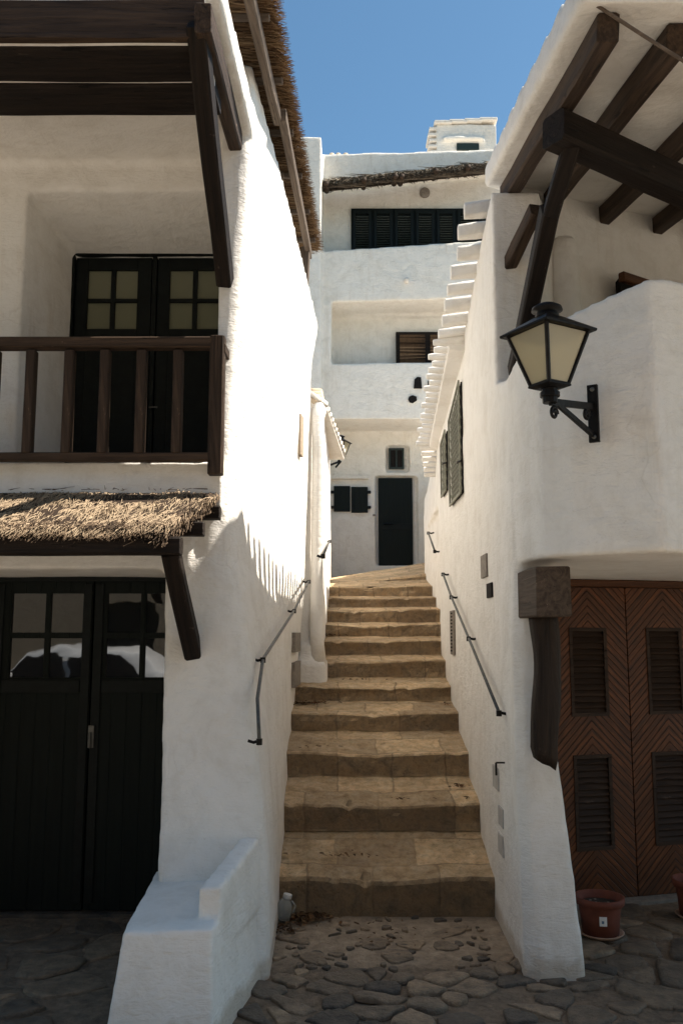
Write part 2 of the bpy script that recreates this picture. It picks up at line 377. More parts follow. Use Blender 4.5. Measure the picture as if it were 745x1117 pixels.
M_PLATE = mat_plain('grey_plate', (.22, .19, .16), .8, 0, .3, 30, .002)
M_BLACKP = mat_plain('painted_hollow_shade', (.012, .010, .009), .95)  # near-black colour stands in for the shade inside openings
M_GSHUT = mat_plain('grey_green_shutter', (.20, .20, .155), .7, 0, .3, 30)
M_DSHUT = mat_plain('deep_green_shutter', (.012, .022, .017), .5, 0, .3, 20)
M_LEAF = mat_strands('dry_leaf', (.04, .02, .010), (.13, .065, .028), (.26, .15, .07))
M_TILE = mat_plaster('limewashed_tile', (.76, .71, .64), (.50, .36, .22), .8)
M_OCHRE = mat_plaster('ochre_lime', (.62, .50, .36), (.40, .27, .15), .6)

# ================================================================== GROUND
def spread(a, b, n): return [a + (b - a) * i / n for i in range(n + 1)]
gx = [-400, -60, -12, -5] + spread(-3.2, 3.2, 120) + [5, 12, 60, 400]
gy = [-400, -60, -14, -3, 1] + spread(2.8, 5.8, 80) + [8, 20, 60, 400]
gv = []; 
for y in gy:
    for x in gx:
        n = noise.noise(Vector((x*2.1, y*2.1, 0))) * .012 + noise.noise(Vector((x*9, y*9, 3))) * .006
        gv.append((x, y, (n if abs(x) < 3.3 and 2.7 < y < 5.5 else 0) - .006))
gf = [(j*len(gx)+i, j*len(gx)+i+1, (j+1)*len(gx)+i+1, (j+1)*len(gx)+i) for j in range(len(gy)-1) for i in range(len(gx)-1)]
me = bpy.data.meshes.new('ground'); me.from_pydata(gv, [], gf); struct(link('ground', me, M_GND, None, True))

def clip_poly(poly, p, nrm):
    out = []
    for i in range(len(poly)):
        a, b = poly[i], poly[(i+1) % len(poly)]; da = (a - p).dot(nrm); db = (b - p).dot(nrm)
        if da <= 0: out.append(a)
        if (da < 0 < db) or (db < 0 < da): out.append(a + (b - a) * (da / (da - db)))
    return out
class Stones:
    def __init__(s): s.v = []; s.f = []; s.t = []
    def patch(s, x0, x1, y0, y1, dx, dy, gap, h, keep=1.0, inside=None, tones=(0, .6), seed=1, jit=.42, shrink=1.0):
        rnd = random.Random(seed); pts = []
        ny = int((y1 - y0) / dy) + 1; nx = int((x1 - x0) / dx) + 1
        for j in range(-1, ny + 1):
            for i in range(-1, nx + 1):
                pts.append(Vector((x0 + (i + .5 + (.5 if j % 2 else 0) + rnd.uniform(-jit, jit)) * dx, y0 + (j + .5 + rnd.uniform(-jit, jit)) * dy)))
        for p in pts:
            if not (x0 < p.x < x1 and y0 < p.y < y1) or rnd.random() > keep: continue
            if inside and not inside(p.x, p.y): continue
            poly = [p + Vector((a * dx * 1.1, b * dy * 1.1)) for a, b in ((-1,-1),(1,-1),(1,1),(-1,1))]
            for q in pts:
                d = q - p
                if q is p or abs(d.x) > 3*dx or abs(d.y) > 3*dy: continue
                L = d.length; poly = clip_poly(poly, p + d * .5 - d / L * gap * .5, d)
                if len(poly) < 3: break
            if len(poly) < 3: continue
            for _ in range(1 if rnd.random() < .6 else 2):
                poly = [v for a, b in zip(poly, poly[1:] + poly[:1]) for v in (a * .75 + b * .25, a * .25 + b * .75)]
            c = sum(poly, Vector((0, 0))) / len(poly); tone = rnd.uniform(*tones); hh = h * rnd.uniform(.6, 1.25)
            tx, ty = rnd.uniform(-.06, .06), rnd.uniform(-.06, .06); rings = []
            for sc, z in ((1.0, -.012), (1.0, .2), (.965, .62), (.90, .88), (.7, 1.0), (.35, 1.0)):
                ring = []
                for q in poly:
                    e = c + (q - c) * sc * shrink; zz = z * hh if z > 0 else z
                    nz = noise.noise(Vector((e.x*14, e.y*14, seed))) * hh * .35 * (z > 0)
                    wob = 1 + .34 * noise.noise(Vector((q.x*13, q.y*13, 5))) + .16 * noise.noise(Vector((q.x*40, q.y*40, 2)))
                    e = c + (e - c) * wob
                    ring.append((e.x, e.y, zz + nz + (e.x - c.x) * tx + (e.y - c.y) * ty))
                rings.append(ring)
            b = len(s.v); n = len(poly)
            for r in rings: s.v += r; s.t += [tone] * n
            for k in range(len(rings)-1):
                for i in range(n): s.f.append((b+k*n+i, b+k*n+(i+1) % n, b+(k+1)*n+(i+1) % n, b+(k+1)*n+i))
            s.f.append(tuple(b + (len(rings)-1)*n + i for i in range(n)))
    def build(s, name, mat):
        me = bpy.data.meshes.new(name); me.from_pydata(s.v, [], s.f); a = me.attributes.new('tone', 'FLOAT', 'POINT'); a.data.foreach_set('value', s.t)
        return link(name, me, mat, None, True)
st = Stones()
st.patch(-3.4, -.55, 2.9, 5.22, .36, .25, .035, .010, 1, lambda x, y: not (-1.12 < x < -.3 and y < 4.55), (.15, .65), 3)
st.patch(-.50, 1.5, 2.9, 4.50, .25, .105, .022, .012, .93, lambda x, y: y < 4.38 + .13*x and not (x < -.42 and y > 3.4), (.05, .85), 5, .48)
st.patch(-.42, .86, 4.4, 5.2, .085, .052, .020, .006, .38, lambda x, y: y > 4.40 + .14*x and noise.noise(Vector((x*3, y*3, 1))) > -.15, (.05, .95), 9, .48, .9)
st.patch(-.42, .86, 4.4, 5.2, .21, .13, .03, .004, .22, lambda x, y: y > 4.45 + .14*x, (.5, 1), 21, .45, .9)
st.patch(1.22, 3.6, 2.9, 5.4, .33, .19, .04, .010, 1, None, (.15, .7), 14)
o = st.build('cobblestones', M_COB); o['kind'] = 'stuff'; tag(o, 'dark uneven cobbles set in mortar across the yard', 'cobblestones')

# the paved slope beyond the top step
pa = MB(); rr = []
for k in range(16):
    s = k / 15; y = 9.62 + s * 6.95; z0 = 2.10 + .52 * s ** .8
    rr.append([Vector((x, y, z0 + (x + .2) * .16 * min(1, s * 2.2) + .02 * noise.noise(Vector((x*3, y*3, 0))))) for x in spread(-.6, 2.1, 14)])
pa.loft(rr, caps=False, closed=False); me = pa.mesh('path'); struct(link('path', me, M_STEP, None, True))
for p in me.polygons:
    if p.normal.z < 0: p.flip()

# ================================================================== STAIRS
stair = thing('stone_staircase', 'worn tan stone steps climbing the narrow alley between the white houses', 'staircase', (.25, 5.0, 0))
YS = [5.24, 5.75, 6.20, 6.72, 7.18, 7.58, 7.98, 8.38, 8.78, 9.18, 9.58]
TOPS = [956, 875.5, 820, 776.5, 748, 719.8, 697.7, 680.3, 664, 651, 638.8]
BOTS = [998, 905, 845, 796, 764, 738, 714, 693.6, 678.7, 662, 650]
def step_mesh(k):
    y0 = YS[k]; y1 = YS[k+1] if k < 10 else 10.6
    zt = at(400, TOPS[k], y0).z; zb = at(400, BOTS[k], y0).z if k else -.04
    zn = at(400, BOTS[k+1], y1).z if k < 10 else zt + .06
    xl = x_left(y0, zt) - .12 if k < 5 else -.25
    xr = x_right(y0, zt) + .12; n = int((xr - xl) / .022); rings = []
    for i in range(n + 1):
        x = xl + (xr - xl) * i / n; ring = []
        # chipped, hollowed nosing
        wear = .020 * math.exp(-((x - .25) / .33) ** 2) + .010 * noise.noise(Vector((x*2.3, k*7.7, 0)))
        chip = max(0, noise.noise(Vector((x*11, k*3.1, 9)))) ** 2 * .07
        prof = [(-.004, -.05), (-.002, .0), (.0, .25), (.0, .5), (-.004, .75), (-.006, .9), (.006 + chip * .5, .985), (.022 + chip, 1.0)]
        for dy, fz in prof:
            z = zb + (zt - zb) * fz - (wear if fz > .6 else 0) - (chip * .6 if fz > .8 else 0)
            ring.append(Vector((x, y0 + dy + .020 * noise.noise(Vector((x*3.5, fz*1.5, k*5))) + .009 * noise.noise(Vector((x*16, fz*4, k))), z)))
        m = 9
        for j in range(1, m + 1):
            s = j / m; yy = y0 + .03 + (y1 + .05 - y0 - .03) * s
            z = zt + (zn - zt) * s - wear * (1 - s) * .8 + .010 * noise.noise(Vector((x*5, yy*5, k))) + .005 * noise.noise(Vector((x*19, yy*19, k)))
            ring.append(Vector((x, yy, z)))
        rings.append(ring)
    mb = MB(); mb.loft(rings, caps=False, closed=False); me = mb.mesh('step', recalc=False)
    return me
for k in range(11):
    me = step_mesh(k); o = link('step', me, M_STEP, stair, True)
    if sum(p.normal.z for p in me.polygons) < 0:
        for p in me.polygons: p.flip()
# the low rough kerb of stones above the last step, on the right
mb = MB(); rings = []
for i in range(22):
    s = i / 21; x = .25 + .85 * s; h = .03 + .10 * s + .012 * noise.noise(Vector((x*9, 0, 0)))
    y = 10.25 + .05 * noise.noise(Vector((x*5, 2, 0)))
    rings.append([Vector((x, y, 2.05)), Vector((x, y + .005, 2.16 + h * .8)), Vector((x, y + .04, 2.17 + h)), Vector((x, y + .5, 2.17 + h + .04)), Vector((x, y + .5, 2.05))])
mb.loft(rings); o = link('kerb', mb.mesh('kerb'), M_STEP, stair, True)

# ================================================================== LEFT HOUSE
LH = thing('white_house', 'whitewashed house left of the steps with a dark timber balcony and green-black garage door', 'house', (-1.6, 5.0, 0))
mb = MB(); rings = []
NZ = 26
for k in range(NZ + 1):
    s = k / NZ; zf = -.1 + s * 4.95; zb = -.1 + s * 4.36
    xc, yc = lerp(XC, zf), lerp(YC, zf); xf = lerp(XF, zb); xl = lerp([(0, -.85), (.42, -.88), (2, -.93), (2.44, -.93), (2.5, -.68), (5, -.68)], zf)
    ra = lerp([(0, .05), (1, .10), (2, .12), (2.6, .05), (5, .04)], zf)
    mid = lambda q: (xc + (xf - xc) * q, yc + (7.35 - yc) * q, zf + (zb - zf) * q)
    poly = [(xl, yc, zf), (xc - ra, yc, zf), (xc - ra*.3, yc + ra*.3, zf), (xc, yc + ra, zf), mid(.33), mid(.66), (xf - .02, 7.33, zb), (xf - .1, 7.38, zb), (xl - .02, 7.38, zb)]
    rings.append([Vector(p) for p in poly])
mb.loft(rings)
mb.box(-3.4, -.80, 4.58, 5.30, 1.93, 2.50)             # wall over the garage, balcony kerb
mb.box(-3.4, -.64, 4.58, 4.9, 2.25, 2.50); mb.box(-3.4, -.75, 5.0, 5.9, 2.2, 2.42)                 # balcony floor
mb.prism([(-3.4, 4.95), (-1.90, 4.95), (-1.79, 5.62), (-1.79, 5.9), (-3.4, 5.9)], 2.3, 4.75)               # wall left of the niche
mb.prism([(-2.2, 4.95), (-.62, 4.95), (-.62, 5.9), (-2.2, 5.9)], lambda x, y: 4.25 if y < 5 else 4.05, 4.75)               # wall over the niche
mb.box(-3.4, -.75, 5.72, 7.3, 0, 4.3)                   # the rest of the house
mb.box(-3.4, -2.62, 4.6, 5.9, 0, 2.4)
mb.box(-3.4, -.80, 5.36, 5.9, 1.9, 2.4)
mb.prism([(-3.4, 3.50), (-.53, 3.50), (-.50, 4.8), (-.56, 5.0), (-3.4, 5.0)], lambda x, y: 4.36 + (y-3.5)*.05, lambda x, y: 4.50 + (y-3.5)*.10)  # roof slab of the porch
wallL = plaster_body('wall', mb, M_PL, LH, .020, 1, .020, .006)
# bump where a terrace pier tops the alley wall
mb = MB().box(-.64, -.53, 4.56, 4.86, 4.5, 4.86); 
# masonry bench at the foot of the pier
mb = MB()
mb.loft([[Vector(p) for p in r] for r in (
    [(-.93, 3.56, -.1), (-.49, 3.56, -.1), (-.34, 4.45, -.1), (-.98, 4.6, -.1)],
    [(-.875, 3.68, .415), (-.515, 3.68, .425), (-.41, 4.45, .43), (-.93, 4.6, .415)])])
mb.loft([[Vector(p) for p in r] for r in (
    [(-.60, 3.78, .3), (-.50, 3.76, .3), (-.37, 4.45, .3), (-.50, 4.45, .3)],
    [(-.59, 3.79, .555), (-.495, 3.79, .555), (-.40, 4.42, .61), (-.49, 4.42, .61)])])
plaster_body('bench', mb, M_PL, LH, .014, 2, .012, .004, .4)

# garage door
GD_Y = 5.27; gk = GD_Y / 5.07; gzk = lambda z: 1.6 + (z - 1.6) * gk
gd = link('garage_door', MB().box(-2.75, -.86, GD_Y + .04, GD_Y + .07, .0, 2.0).mesh('garage_door'), M_DOORG, LH)
build('door_frame', MB().box(-2.75, -.86, GD_Y - .03, GD_Y + .03, 1.905, 1.99), M_DOORF, gd, .004)
for x0, x1, cols in ((-2.0, -1.437, ((-1.905, -1.71), (-1.68, -1.49))), (-1.427, -.87, ((-1.352, -1.16), (-1.13, -.94))), (-2.60, -2.01, ((-2.5, -2.31), (-2.28, -2.1)))):
    x0, x1 = x0 * gk, x1 * gk; cols = [(p * gk, q * gk) for p, q in cols]
    zr = (1.905, gzk(1.825), gzk(1.60), gzk(1.567), gzk(1.345))
    lf = MB().box(x0, x1, GD_Y, GD_Y + .035, .02, zr[4])                 # boarded lower part
    lf.box(x0, x1, GD_Y, GD_Y + .035, zr[1], zr[0]); lf.box(x0, x1, GD_Y + .001, GD_Y + .034, zr[3], zr[2])
    e = [x0] + [c for pr in cols for c in pr] + [x1]
    for a, b_ in ((e[0], e[1]), (e[2], e[3]), (e[4], e[5])): lf.box(a, b_, GD_Y + .002, GD_Y + .033, zr[4], zr[1])
    leaf = build('door_leaf', lf, M_DOORG, gd)
    fr = MB(); fr.box(x0 + .060, x1 - .060, GD_Y - .012, GD_Y - .001, zr[4] - .09, zr[4] - .012)
    fr.box(x0 + .004, x0 + .055, GD_Y - .012, GD_Y - .001, .06, 1.89); fr.box(x1 - .055, x1 - .004, GD_Y - .012, GD_Y - .001, .06, 1.89)
    build('frame_moulding', fr, M_DOORF, gd, .003)
    for a, b_ in cols:
        for z0, z1 in ((zr[4], zr[3]), (zr[2], zr[1])):
            build('pane', MB().box(a, b_, GD_Y + .016, GD_Y + .020, z0, z1), M_GLASS, gd)
mb = MB().tube([(-1.47, GD_Y - .045, 1.02), (-1.47, GD_Y - .045, .93)], .007, 8); mb.box(-1.487, -1.452, GD_Y - .026, GD_Y - .013, .93, 1.06)
build('handle', mb, M_STEEL, gd, .002)
build('threshold', MB().box(-2.75, -.86, 5.22, 5.4, -.02, .012), M_COB, LH, .005)

# thatched canopy over the garage
cp = link('thatched_canopy', MB().mesh('thatched_canopy'), M_THATCH, LH)   # filled below
CB = lambda x: Vector((x, 4.60, 2.30)); CF = lambda x: Vector((x, 4.03, 2.035))
def strands(name, specs, mat, parent, wid=.0035):
    """specs: (start, end, sag, tone) -> flat three-sided straws in one mesh"""
    vs, fs, tn = [], [], []
    for p0, p1, sag, tone, wd in specs:
        d = (p1 - p0); a = d.orthogonal().normalized() * wd; b_ = d.normalized().cross(a)
        pm = (p0 + p1) / 2 + Vector((0, 0, sag)); base = len(vs)
        for p, k in ((p0, 1), (pm, .9), (p1, .35)):
            for q in range(3):
                an = q * 2.094; vs.append(tuple(p + (a * math.cos(an) + b_ * math.sin(an)) * k)); tn.append(tone)
        for s in (0, 3):
            for q in range(3): r = (q + 1) % 3; fs.append((base+s+q, base+s+r, base+s+3+r, base+s+3+q))
    me = bpy.data.meshes.new(name); me.from_pydata(vs, [], fs); at_ = me.attributes.new('tone', 'FLOAT', 'POINT'); at_.data.foreach_set('value', tn)
    return link(name, me, mat, parent)
bpy.data.objects.remove(cp)
rnd = random.Random(5); sp = []
xr0 = lambda s: -.655 + (-.16) * s        # right edge, back (s=0) to front (s=1)
for i in range(24000):
    s = rnd.uniform(-.02, 1.0); xe = xr0(s); x = rnd.uniform(-3.0, xe + .01)
    lay = rnd.random(); z_off = .015 + .034 * lay * (1 + .7 * noise.noise(Vector((x*4, s*3, 0))))
    p = CB(x).lerp(CF(x), s) + Vector((0, 0, z_off)); L = rnd.uniform(.05, .15)
    d = Vector((rnd.gauss(0, .30), -.90, -.44 + rnd.gauss(0, .05))).normalized()
    q = p + d * L
    if q.y < 3.985: q = p + d * (p.y - 3.985 + rnd.uniform(0, .03)) / max(.2, -d.y)
    if x > xe - .06: q.x = min(q.x, xe + .01)
    sp.append((p, q, rnd.uniform(-.006, .012), min(1, max(0, .25 + .75 * lay * rnd.uniform(.6, 1.1))), rnd.uniform(.0013, .0030)))
for i in range(3500):                      # ragged front fringe and end bundle
    x = rnd.uniform(-3.0, -.80); p = CF(x) + Vector((0, rnd.uniform(-.02, .1), rnd.uniform(-.01, .08)))
    sp.append((p, p + Vector((rnd.gauss(0, .02), rnd.uniform(-.045, -.01), rnd.uniform(-.035, .01))), 0, rnd.uniform(0, .45), .0025))
for i in range(1300):
    s = rnd.random(); p = CB(xr0(s)).lerp(CF(xr0(s)), s) + Vector((rnd.uniform(-.06, .0), 0, rnd.uniform(-.02, .048)))
    sp.append((p, p + Vector((rnd.uniform(-.01, .018), -.09 + rnd.gauss(0, .02), -.042 + rnd.gauss(0, .010))), 0, rnd.uniform(0, .35), .0035))
for i in range(60):                        # loose sprigs standing up
    x = rnd.uniform(-2.6, -.7); p = CB(x) + Vector((0, rnd.uniform(-.08, 0), .05))
    sp.append((p, p + Vector((rnd.gauss(0, .05), rnd.gauss(0, .02), rnd.uniform(.0, .028) * rnd.random())), 0, rnd.uniform(0, .4), .002))
thatch = strands('thatched_canopy', sp, M_THATCH, LH); thatch['label'] = 'shaggy sunlit heather thatch canopy over the garage door'
mb = MB(); mb.loft([[CB(-3) , CF(-3), CF(-3) + Vector((0, 0, .045)), CB(-3) + Vector((0, 0, .045))], [CB(-.67), CF(-.83), CF(-.83) + Vector((0, 0, .045)), CB(-.67) + Vector((0, 0, .045))]])
build('thatch_bed', mb, M_THATCH, thatch)
for k, (s, xe) in enumerate(((.97, -.745), (.55, -.68), (.12, -.635))):
    c = CB(0).lerp(CF(0), s); wd = .085 if k == 0 else .07
    beam('purlin', (-3.0, c.y, c.z - .045), (xe, c.y, c.z - .045), wd, wd, M_DARK, thatch, seed=k)
beam('strut', at(186, 600, 4.07), at(213, 722, 4.62), .085, .10, M_DARK, thatch, up=(0, -1, .4), seed=8)

# balcony railing
rl = beam('balcony_railing', (-3.0, 4.53, at(0, 375, 4.53).z), (-.655, 4.53, at(0, 375, 4.53).z), .075, .06, M_TIMB, LH, seed=1, jit=.003)
zt, zb_ = at(0, 381, 4.53).z, at(0, 503, 4.53).z
beam('bottom_rail', (-3.0, 4.53, zb_ + .02), (-.665, 4.53, zb_ + .02), .055, .045, M_TIMB, rl, seed=2, jit=.003)
b0 = beam('baluster', (at(194, 440, 4.53).x, 4.53, zb_ + .04), (at(194, 440, 4.53).x, 4.53, zt - .01), .05, .06, M_TIMB, rl, up=(0, 1, 0), seed=3, jit=.002)
for px in (154, 114, 75, 33, -7, -47, -87, -127, -167):
    c = b0.copy(); COL.objects.link(c); c.location = Vector(c.location) + Vector((at(px, 440, 4.53).x - at(194, 440, 4.53).x, 0, 0))
beam('newel_post', (-.665, 4.53, at(0, 516, 4.53).z - .01), (-.665, 4.53, at(0, 368, 4.53).z), .078, .078, M_TIMB, rl, up=(0, 1, 0), seed=4, jit=.002)
beam('return_rail', (-.635, 4.50, 3.11), (-.628, 4.72, 3.11), .03, .05, M_TIMB, rl, seed=5, jit=.001)

# balcony door in the niche
bd = build('balcony_door', MB().box(-1.80, -.70, 5.66, 5.70, 2.40, 4.22), M_DOORG, LH)
def glazed(parent, x0, x1, y, z0, z1, panes, zp, matf, matg, zb0):
    fr = MB(); st_ = .045
    fr.box(x0, panes[0][0], y - .025, y + .02, zb0, z1); fr.box(panes[-1][1], x1, y - .025, y + .02, zb0, z1)
    fr.box(panes[0][0], panes[-1][1], y - .024, y + .02, zp[0][1], z1); fr.box(panes[0][0], panes[-1][1], y - .024, y + .02, zb0, zp[-1][0])
    for (a, b_), (c, d) in zip(panes, panes[1:]): fr.box(b_, c, y - .023, y + .02, zp[-1][0], zp[0][1])
    for (a, b_), (c, d) in zip(zp, zp[1:]): fr.box(panes[0][0], panes[-1][1], y - .0225, y + .02, d, a)
    lf = build('door_leaf', fr, matf, parent, .003)
    for a, b_ in panes:
        for c, d in zp: build('pane', MB().box(a, b_, y - .002, y + .004, c, d), matg, parent)
Yd = 5.62
xs = lambda px: at(px, 320, Yd).x; zs = lambda py: at(150, py, Yd).z
glazed(bd, xs(84), xs(166), Yd, 0, zs(283), ((xs(97), xs(122)), (xs(127), xs(151))), ((zs(327), zs(296)), (zs(360), zs(331))), M_DOORF, M_OLIVE, 2.4)
glazed(bd, xs(173), xs(255), Yd, 0, zs(283), ((xs(186), xs(211)), (xs(216), xs(240))), ((zs(327), zs(296)), (zs(360), zs(331))), M_DOORF, M_OLIVE, 2.4)
fr = MB(); fr.box(xs(72), xs(83.5), 5.56, 5.66, 2.4, 4.18); fr.box(xs(72), -.70, 5.56, 5.66, zs(282), 4.2); fr.box(xs(167), xs(172), 5.585, 5.66, 2.4, zs(282.5))
build('door_frame', fr, M_DOORF, bd, .004)
mb = MB().tube([(xs(170), 5.57, 3.06), (xs(170), 5.55, 3.06), (xs(178), 5.55, 3.06)], .007)
build('handle', mb, M_STEEL, bd)

# porch eave: three dark beams, the rafter over the alley corner and its struts
zb3 = at(100, 48, 3.5).z
for k, (ya, yb, z0, z1) in enumerate(((3.47, 3.51, 4.165, 4.345), (3.53, 3.77, 4.155, 4.33), (3.79, 4.03, 4.15, 4.33))):
    beam('eave_beam', (-3.2, (ya + yb) / 2, (z0+z1)/2), (-.60, (ya + yb) / 2, (z0+z1)/2), yb - ya, z1 - z0, (M_TIMB, M_DARK, M_DARK)[k], LH, seed=20+k, jit=.004, bev=.05)
build('porch_ceiling', MB().box(-3.2, -.60, 3.49, 3.82, 4.168, 4.40), M_PL, LH)
rf = beam('rafter', at(222, 20, 3.42) , at(258, 155, 4.66), .075, .135, M_TIMB, LH, seed=31)
beam('strut', at(215, 25, 3.46), at(246, 308, 4.60), .085, .10, M_DARK, LH, up=(0, -1, .5), seed=32)
# vertical slot and two little niches in the alley wall
def plate_on(fx, px0, px1, py0, py1, mat, name, parent, t=.012, out=.004, bev=.002):
    xm, ym = (px0 + px1) / 2, (py0 + py1) / 2; a, b_ = on_wall(px0, ym, fx), on_wall(px1, ym, fx)
    z0, z1 = on_wall(xm, py1, fx).z, on_wall(xm, py0, fx).z; s = -1 if a.x > 0 else 1
    lo, hi = (a, b_) if a.y < b_.y else (b_, a)
    mb = MB(); mb.loft([[Vector((lo.x + s*out, lo.y, z)), Vector((hi.x + s*out, hi.y, z)), Vector((hi.x - s*t, hi.y, z)), Vector((lo.x - s*t, lo.y, z))] for z in (z0, z1)])
    return build(name, mb, mat, parent, bev)
M_NICHE = mat_plaster('niche_shade_plaster', (.42, .33, .24), amt=.7)  # darker plaster copy, paints the shade of a slot that has no depth
plate_on(x_left, 326.5, 329.5, 452, 498, M_NICHE, 'slot', LH, .03, .012)
plate_on(x_left, 320, 326, 690, 711, M_PLATE, 'wall_plate', LH, .03, .016)
plate_on(x_left, 319.5, 326, 722, 748, M_PLATE, 'wall_plate', LH, .03, .016)

# reed pergola above the alley wall
pg = thing('reed_pergola', 'brown reed awning on grey timber posts above the left house wall', 'pergola', (-.6, 5.8, 4.3))
def pz(Y): return 4.86
A, B = at(268, -6, 4.0), None
edge = lambda s: Vector((-.47 + .235 * s, 3.9 + 3.45 * s, 4.92))     # line of the outer grey bearer
e0, e1 = Vector((-.475, 3.95, 4.82)), Vector((-.285, 7.02, 4.80))
em = e0.lerp(e1, .38)
beam('bearer', e0, em, .05, .085, M_GREY, pg, seed=40); beam('bearer', em + Vector((.03, -.05, -.0)), e1 + Vector((.01, .05, 0)), .05, .085, M_GREY, pg, seed=41)
p1 = at(312, 150, 5.5)
for (px, pb, Y, tw) in ((248, -60, 4.75, .07), (303, 208, 5.75, .085), (333, 338, 6.95, .075)):
    b_ = at(px, pb, Y); b_.z = x = b_.z
    xx = at(px, 200, Y).x
    top = 4.80; beam('post', (b_.x - .02, Y, min(b_.z, 4.6) - .02), (b_.x, Y, top), tw, tw, M_GREY, pg, up=(0, 1, 0), seed=px)
for k, Y in enumerate((4.3, 4.85, 5.4, 5.95, 6.5, 7.0)):
    xr = -.47 + .19 * (Y - 3.95) / 3.05
    beam('cross_pole', (-1.9, Y, 4.895), (xr + .06, Y, 4.895), .035, .035, M_GREY, pg, seed=50+k)
rnd = random.Random(8); sp = []
for i in range(13000):
    y = rnd.uniform(3.8, 7.28); xe = -.385 + .175 * (y - 3.95) / 3.3
    x1 = xe + rnd.gauss(0, .012) - (rnd.random() ** 3) * .3; L = rnd.uniform(.25, 1.0); z = 4.93 + rnd.uniform(0, .05)
    dy = rnd.gauss(0, .035)
    sp.append((Vector((x1 - L, y - dy, z + .015)), Vector((x1, y + dy, z - .01 + rnd.gauss(0, .01))), 0, rnd.random() ** 1.3, rnd.uniform(.0025, .005)))
for i in range(2600):
    y = 3.8 + 3.48 * rnd.random(); xe = -.385 + .175 * (y - 3.95) / 3.3
    p = Vector((xe - .05, y, 4.935 + rnd.uniform(-.01, .06))); sp.append((p, p + Vector((.06 + rnd.uniform(0, .05), rnd.gauss(0, .03), rnd.uniform(-.035, .015))), 0, rnd.uniform(.2, 1), .0022))
reed = strands('reed_mat', sp, M_REED, pg)
build('mat_backing', MB().prism([(-2.0, 3.8), (-.43, 3.8), (-.26, 7.25), (-2.0, 7.25)], 4.955, 4.975), M_REED, reed)

# ================================================================== MIDDLE LEFT HOUSE
MH = thing('corner_house', 'low whitewashed house beyond the left wall with a rounded white drainpipe at its corner', 'house', (-.6, 8.5, 1.2))
mb = MB()
mb.prism([(-2.5, 7.42), (-.30, 7.42), (-.165, 7.52), (-.14, 9.0), (-.128, 9.9), (-.25, 10.0), (-2.5, 10.0)], .9, lambda x, y: 3.62 - .03 * (y - 7.4))
mb.prism([(-2.5, 9.9), (-.2, 9.9), (-.14, 10.0), (-.2, 16.6), (-2.5, 16.6)], 1.6, 3.4)
mb.prism([(-.42, 7.30), (-.125, 7.34), (-.115, 7.66), (-.42, 7.66)], .9, 1.36)       # plinth under the pipe
mb.prism([(-.36, 7.36), (-.165, 7.38), (-.145, 7.66), (-.36, 7.66)], 1.3, 1.50)
plaster_body('wall', mb, M_PL, MH, .03, 4, .02, .008)
pp = at(346, 560, 7.36)
path = [Vector((at(343, 720, 7.42).x + .03, 7.42, 1.32)), Vector((pp.x - .005, 7.41, 1.6)), Vector((pp.x, 7.40, 2.4)), Vector((pp.x + .005, 7.40, 3.1)), Vector((pp.x + .005, 7.40, 3.45)), Vector((pp.x + .02, 7.46, 3.56)), Vector((pp.x + .02, 7.6, 3.62))]
build('drainpipe', MB().tube(path, [.075, .055, .05, .05, .055, .062, .06], 14), M_PL, MH, smooth=True)
# tiled eave that swings out over the alley
nT = 11; rows = []
tr = MB()
for i in range(nT):
    s = i / (nT - 1); y = 7.5 + 1.9 * s; out = -.12 + .165 * s; xin = -.28; r = .058
    zc = 3.60 - .02 * s
    ring0, ring1 = [], []
    for q in range(9):
        an = math.pi * q / 8; dy, dz = math.cos(an) * r * 1.45, math.sin(an) * r * .8
        ring0.append(Vector((xin, y + dy, zc + .08 + dz))); ring1.append(Vector((out, y + dy, zc - .03 + dz)))
    th = Vector((0, 0, -.022)); tr.loft([ring0 + [p + th for p in reversed(ring0)], ring1 + [p + th for p in reversed(ring1)]])
eave = build('tiled_eave', tr, M_TILE, MH, smooth=True)
build('eave_bed', MB().loft([[Vector((-.28, 7.44, 3.645)), Vector((-.13, 7.44, 3.575)), Vector((-.13, 7.44, 3.545)), Vector((-.28, 7.44, 3.56))], [Vector((-.28, 9.5, 3.63)), Vector((.03, 9.5, 3.53)), Vector((.03, 9.5, 3.50)), Vector((-.28, 9.5, 3.50))]]), M_TILE, MH, .006)
tp = MB()
for i in range(4):
    z0 = 3.62 + .055 * i; tp.tube([(-.30, 7.5 + .1*i, z0), (-.165 - .008*i, 7.46 + .1*i, z0 - .02)], .05, 12)
build('cap_tile', tp, M_OCHRE, MH, smooth=True)

# ================================================================== RIGHT HOUSE
RH = thing('balcony_house', 'whitewashed house right of the steps with a walled balcony under dark rafters', 'house', (1.5, 4.8, 0))
mb = MB(); rings = []
def rtop(Y): return lerp([(4.0, 4.25), (4.95, 4.15), (6.0, 3.78), (6.05, 3.70), (8.0, 3.40), (8.5, 3.3), (10.5, 3.2)], Y)
# lower alley wall with its buttressed front end
for z, xl, xr, yf in ((-.1, .865, 1.145, 4.27), (0, .86, 1.137, 4.30), (.45, .855, 1.10, 4.31), (1.0, .85, 1.045, 4.33), (1.5, .85, 1.02, 4.33), (1.95, .855, 1.02, 4.28), (2.9, .862, 1.1, 4.32), (3.0, .865, 1.1, 4.76)):
    z2 = z
    rings.append([Vector(p) for p in ((xr, yf + .01, z), (xl + .05, yf, z), (xl, yf + .05, z), (.872, 4.9, z), (.885, 7.2, z), (.90, 8.0, z), (.985, 8.6, z), (1.0, 10.5, z), (1.5, 10.5, z), (1.26, 5.6, z), (1.2, 5.2, z))])
mb.loft(rings)
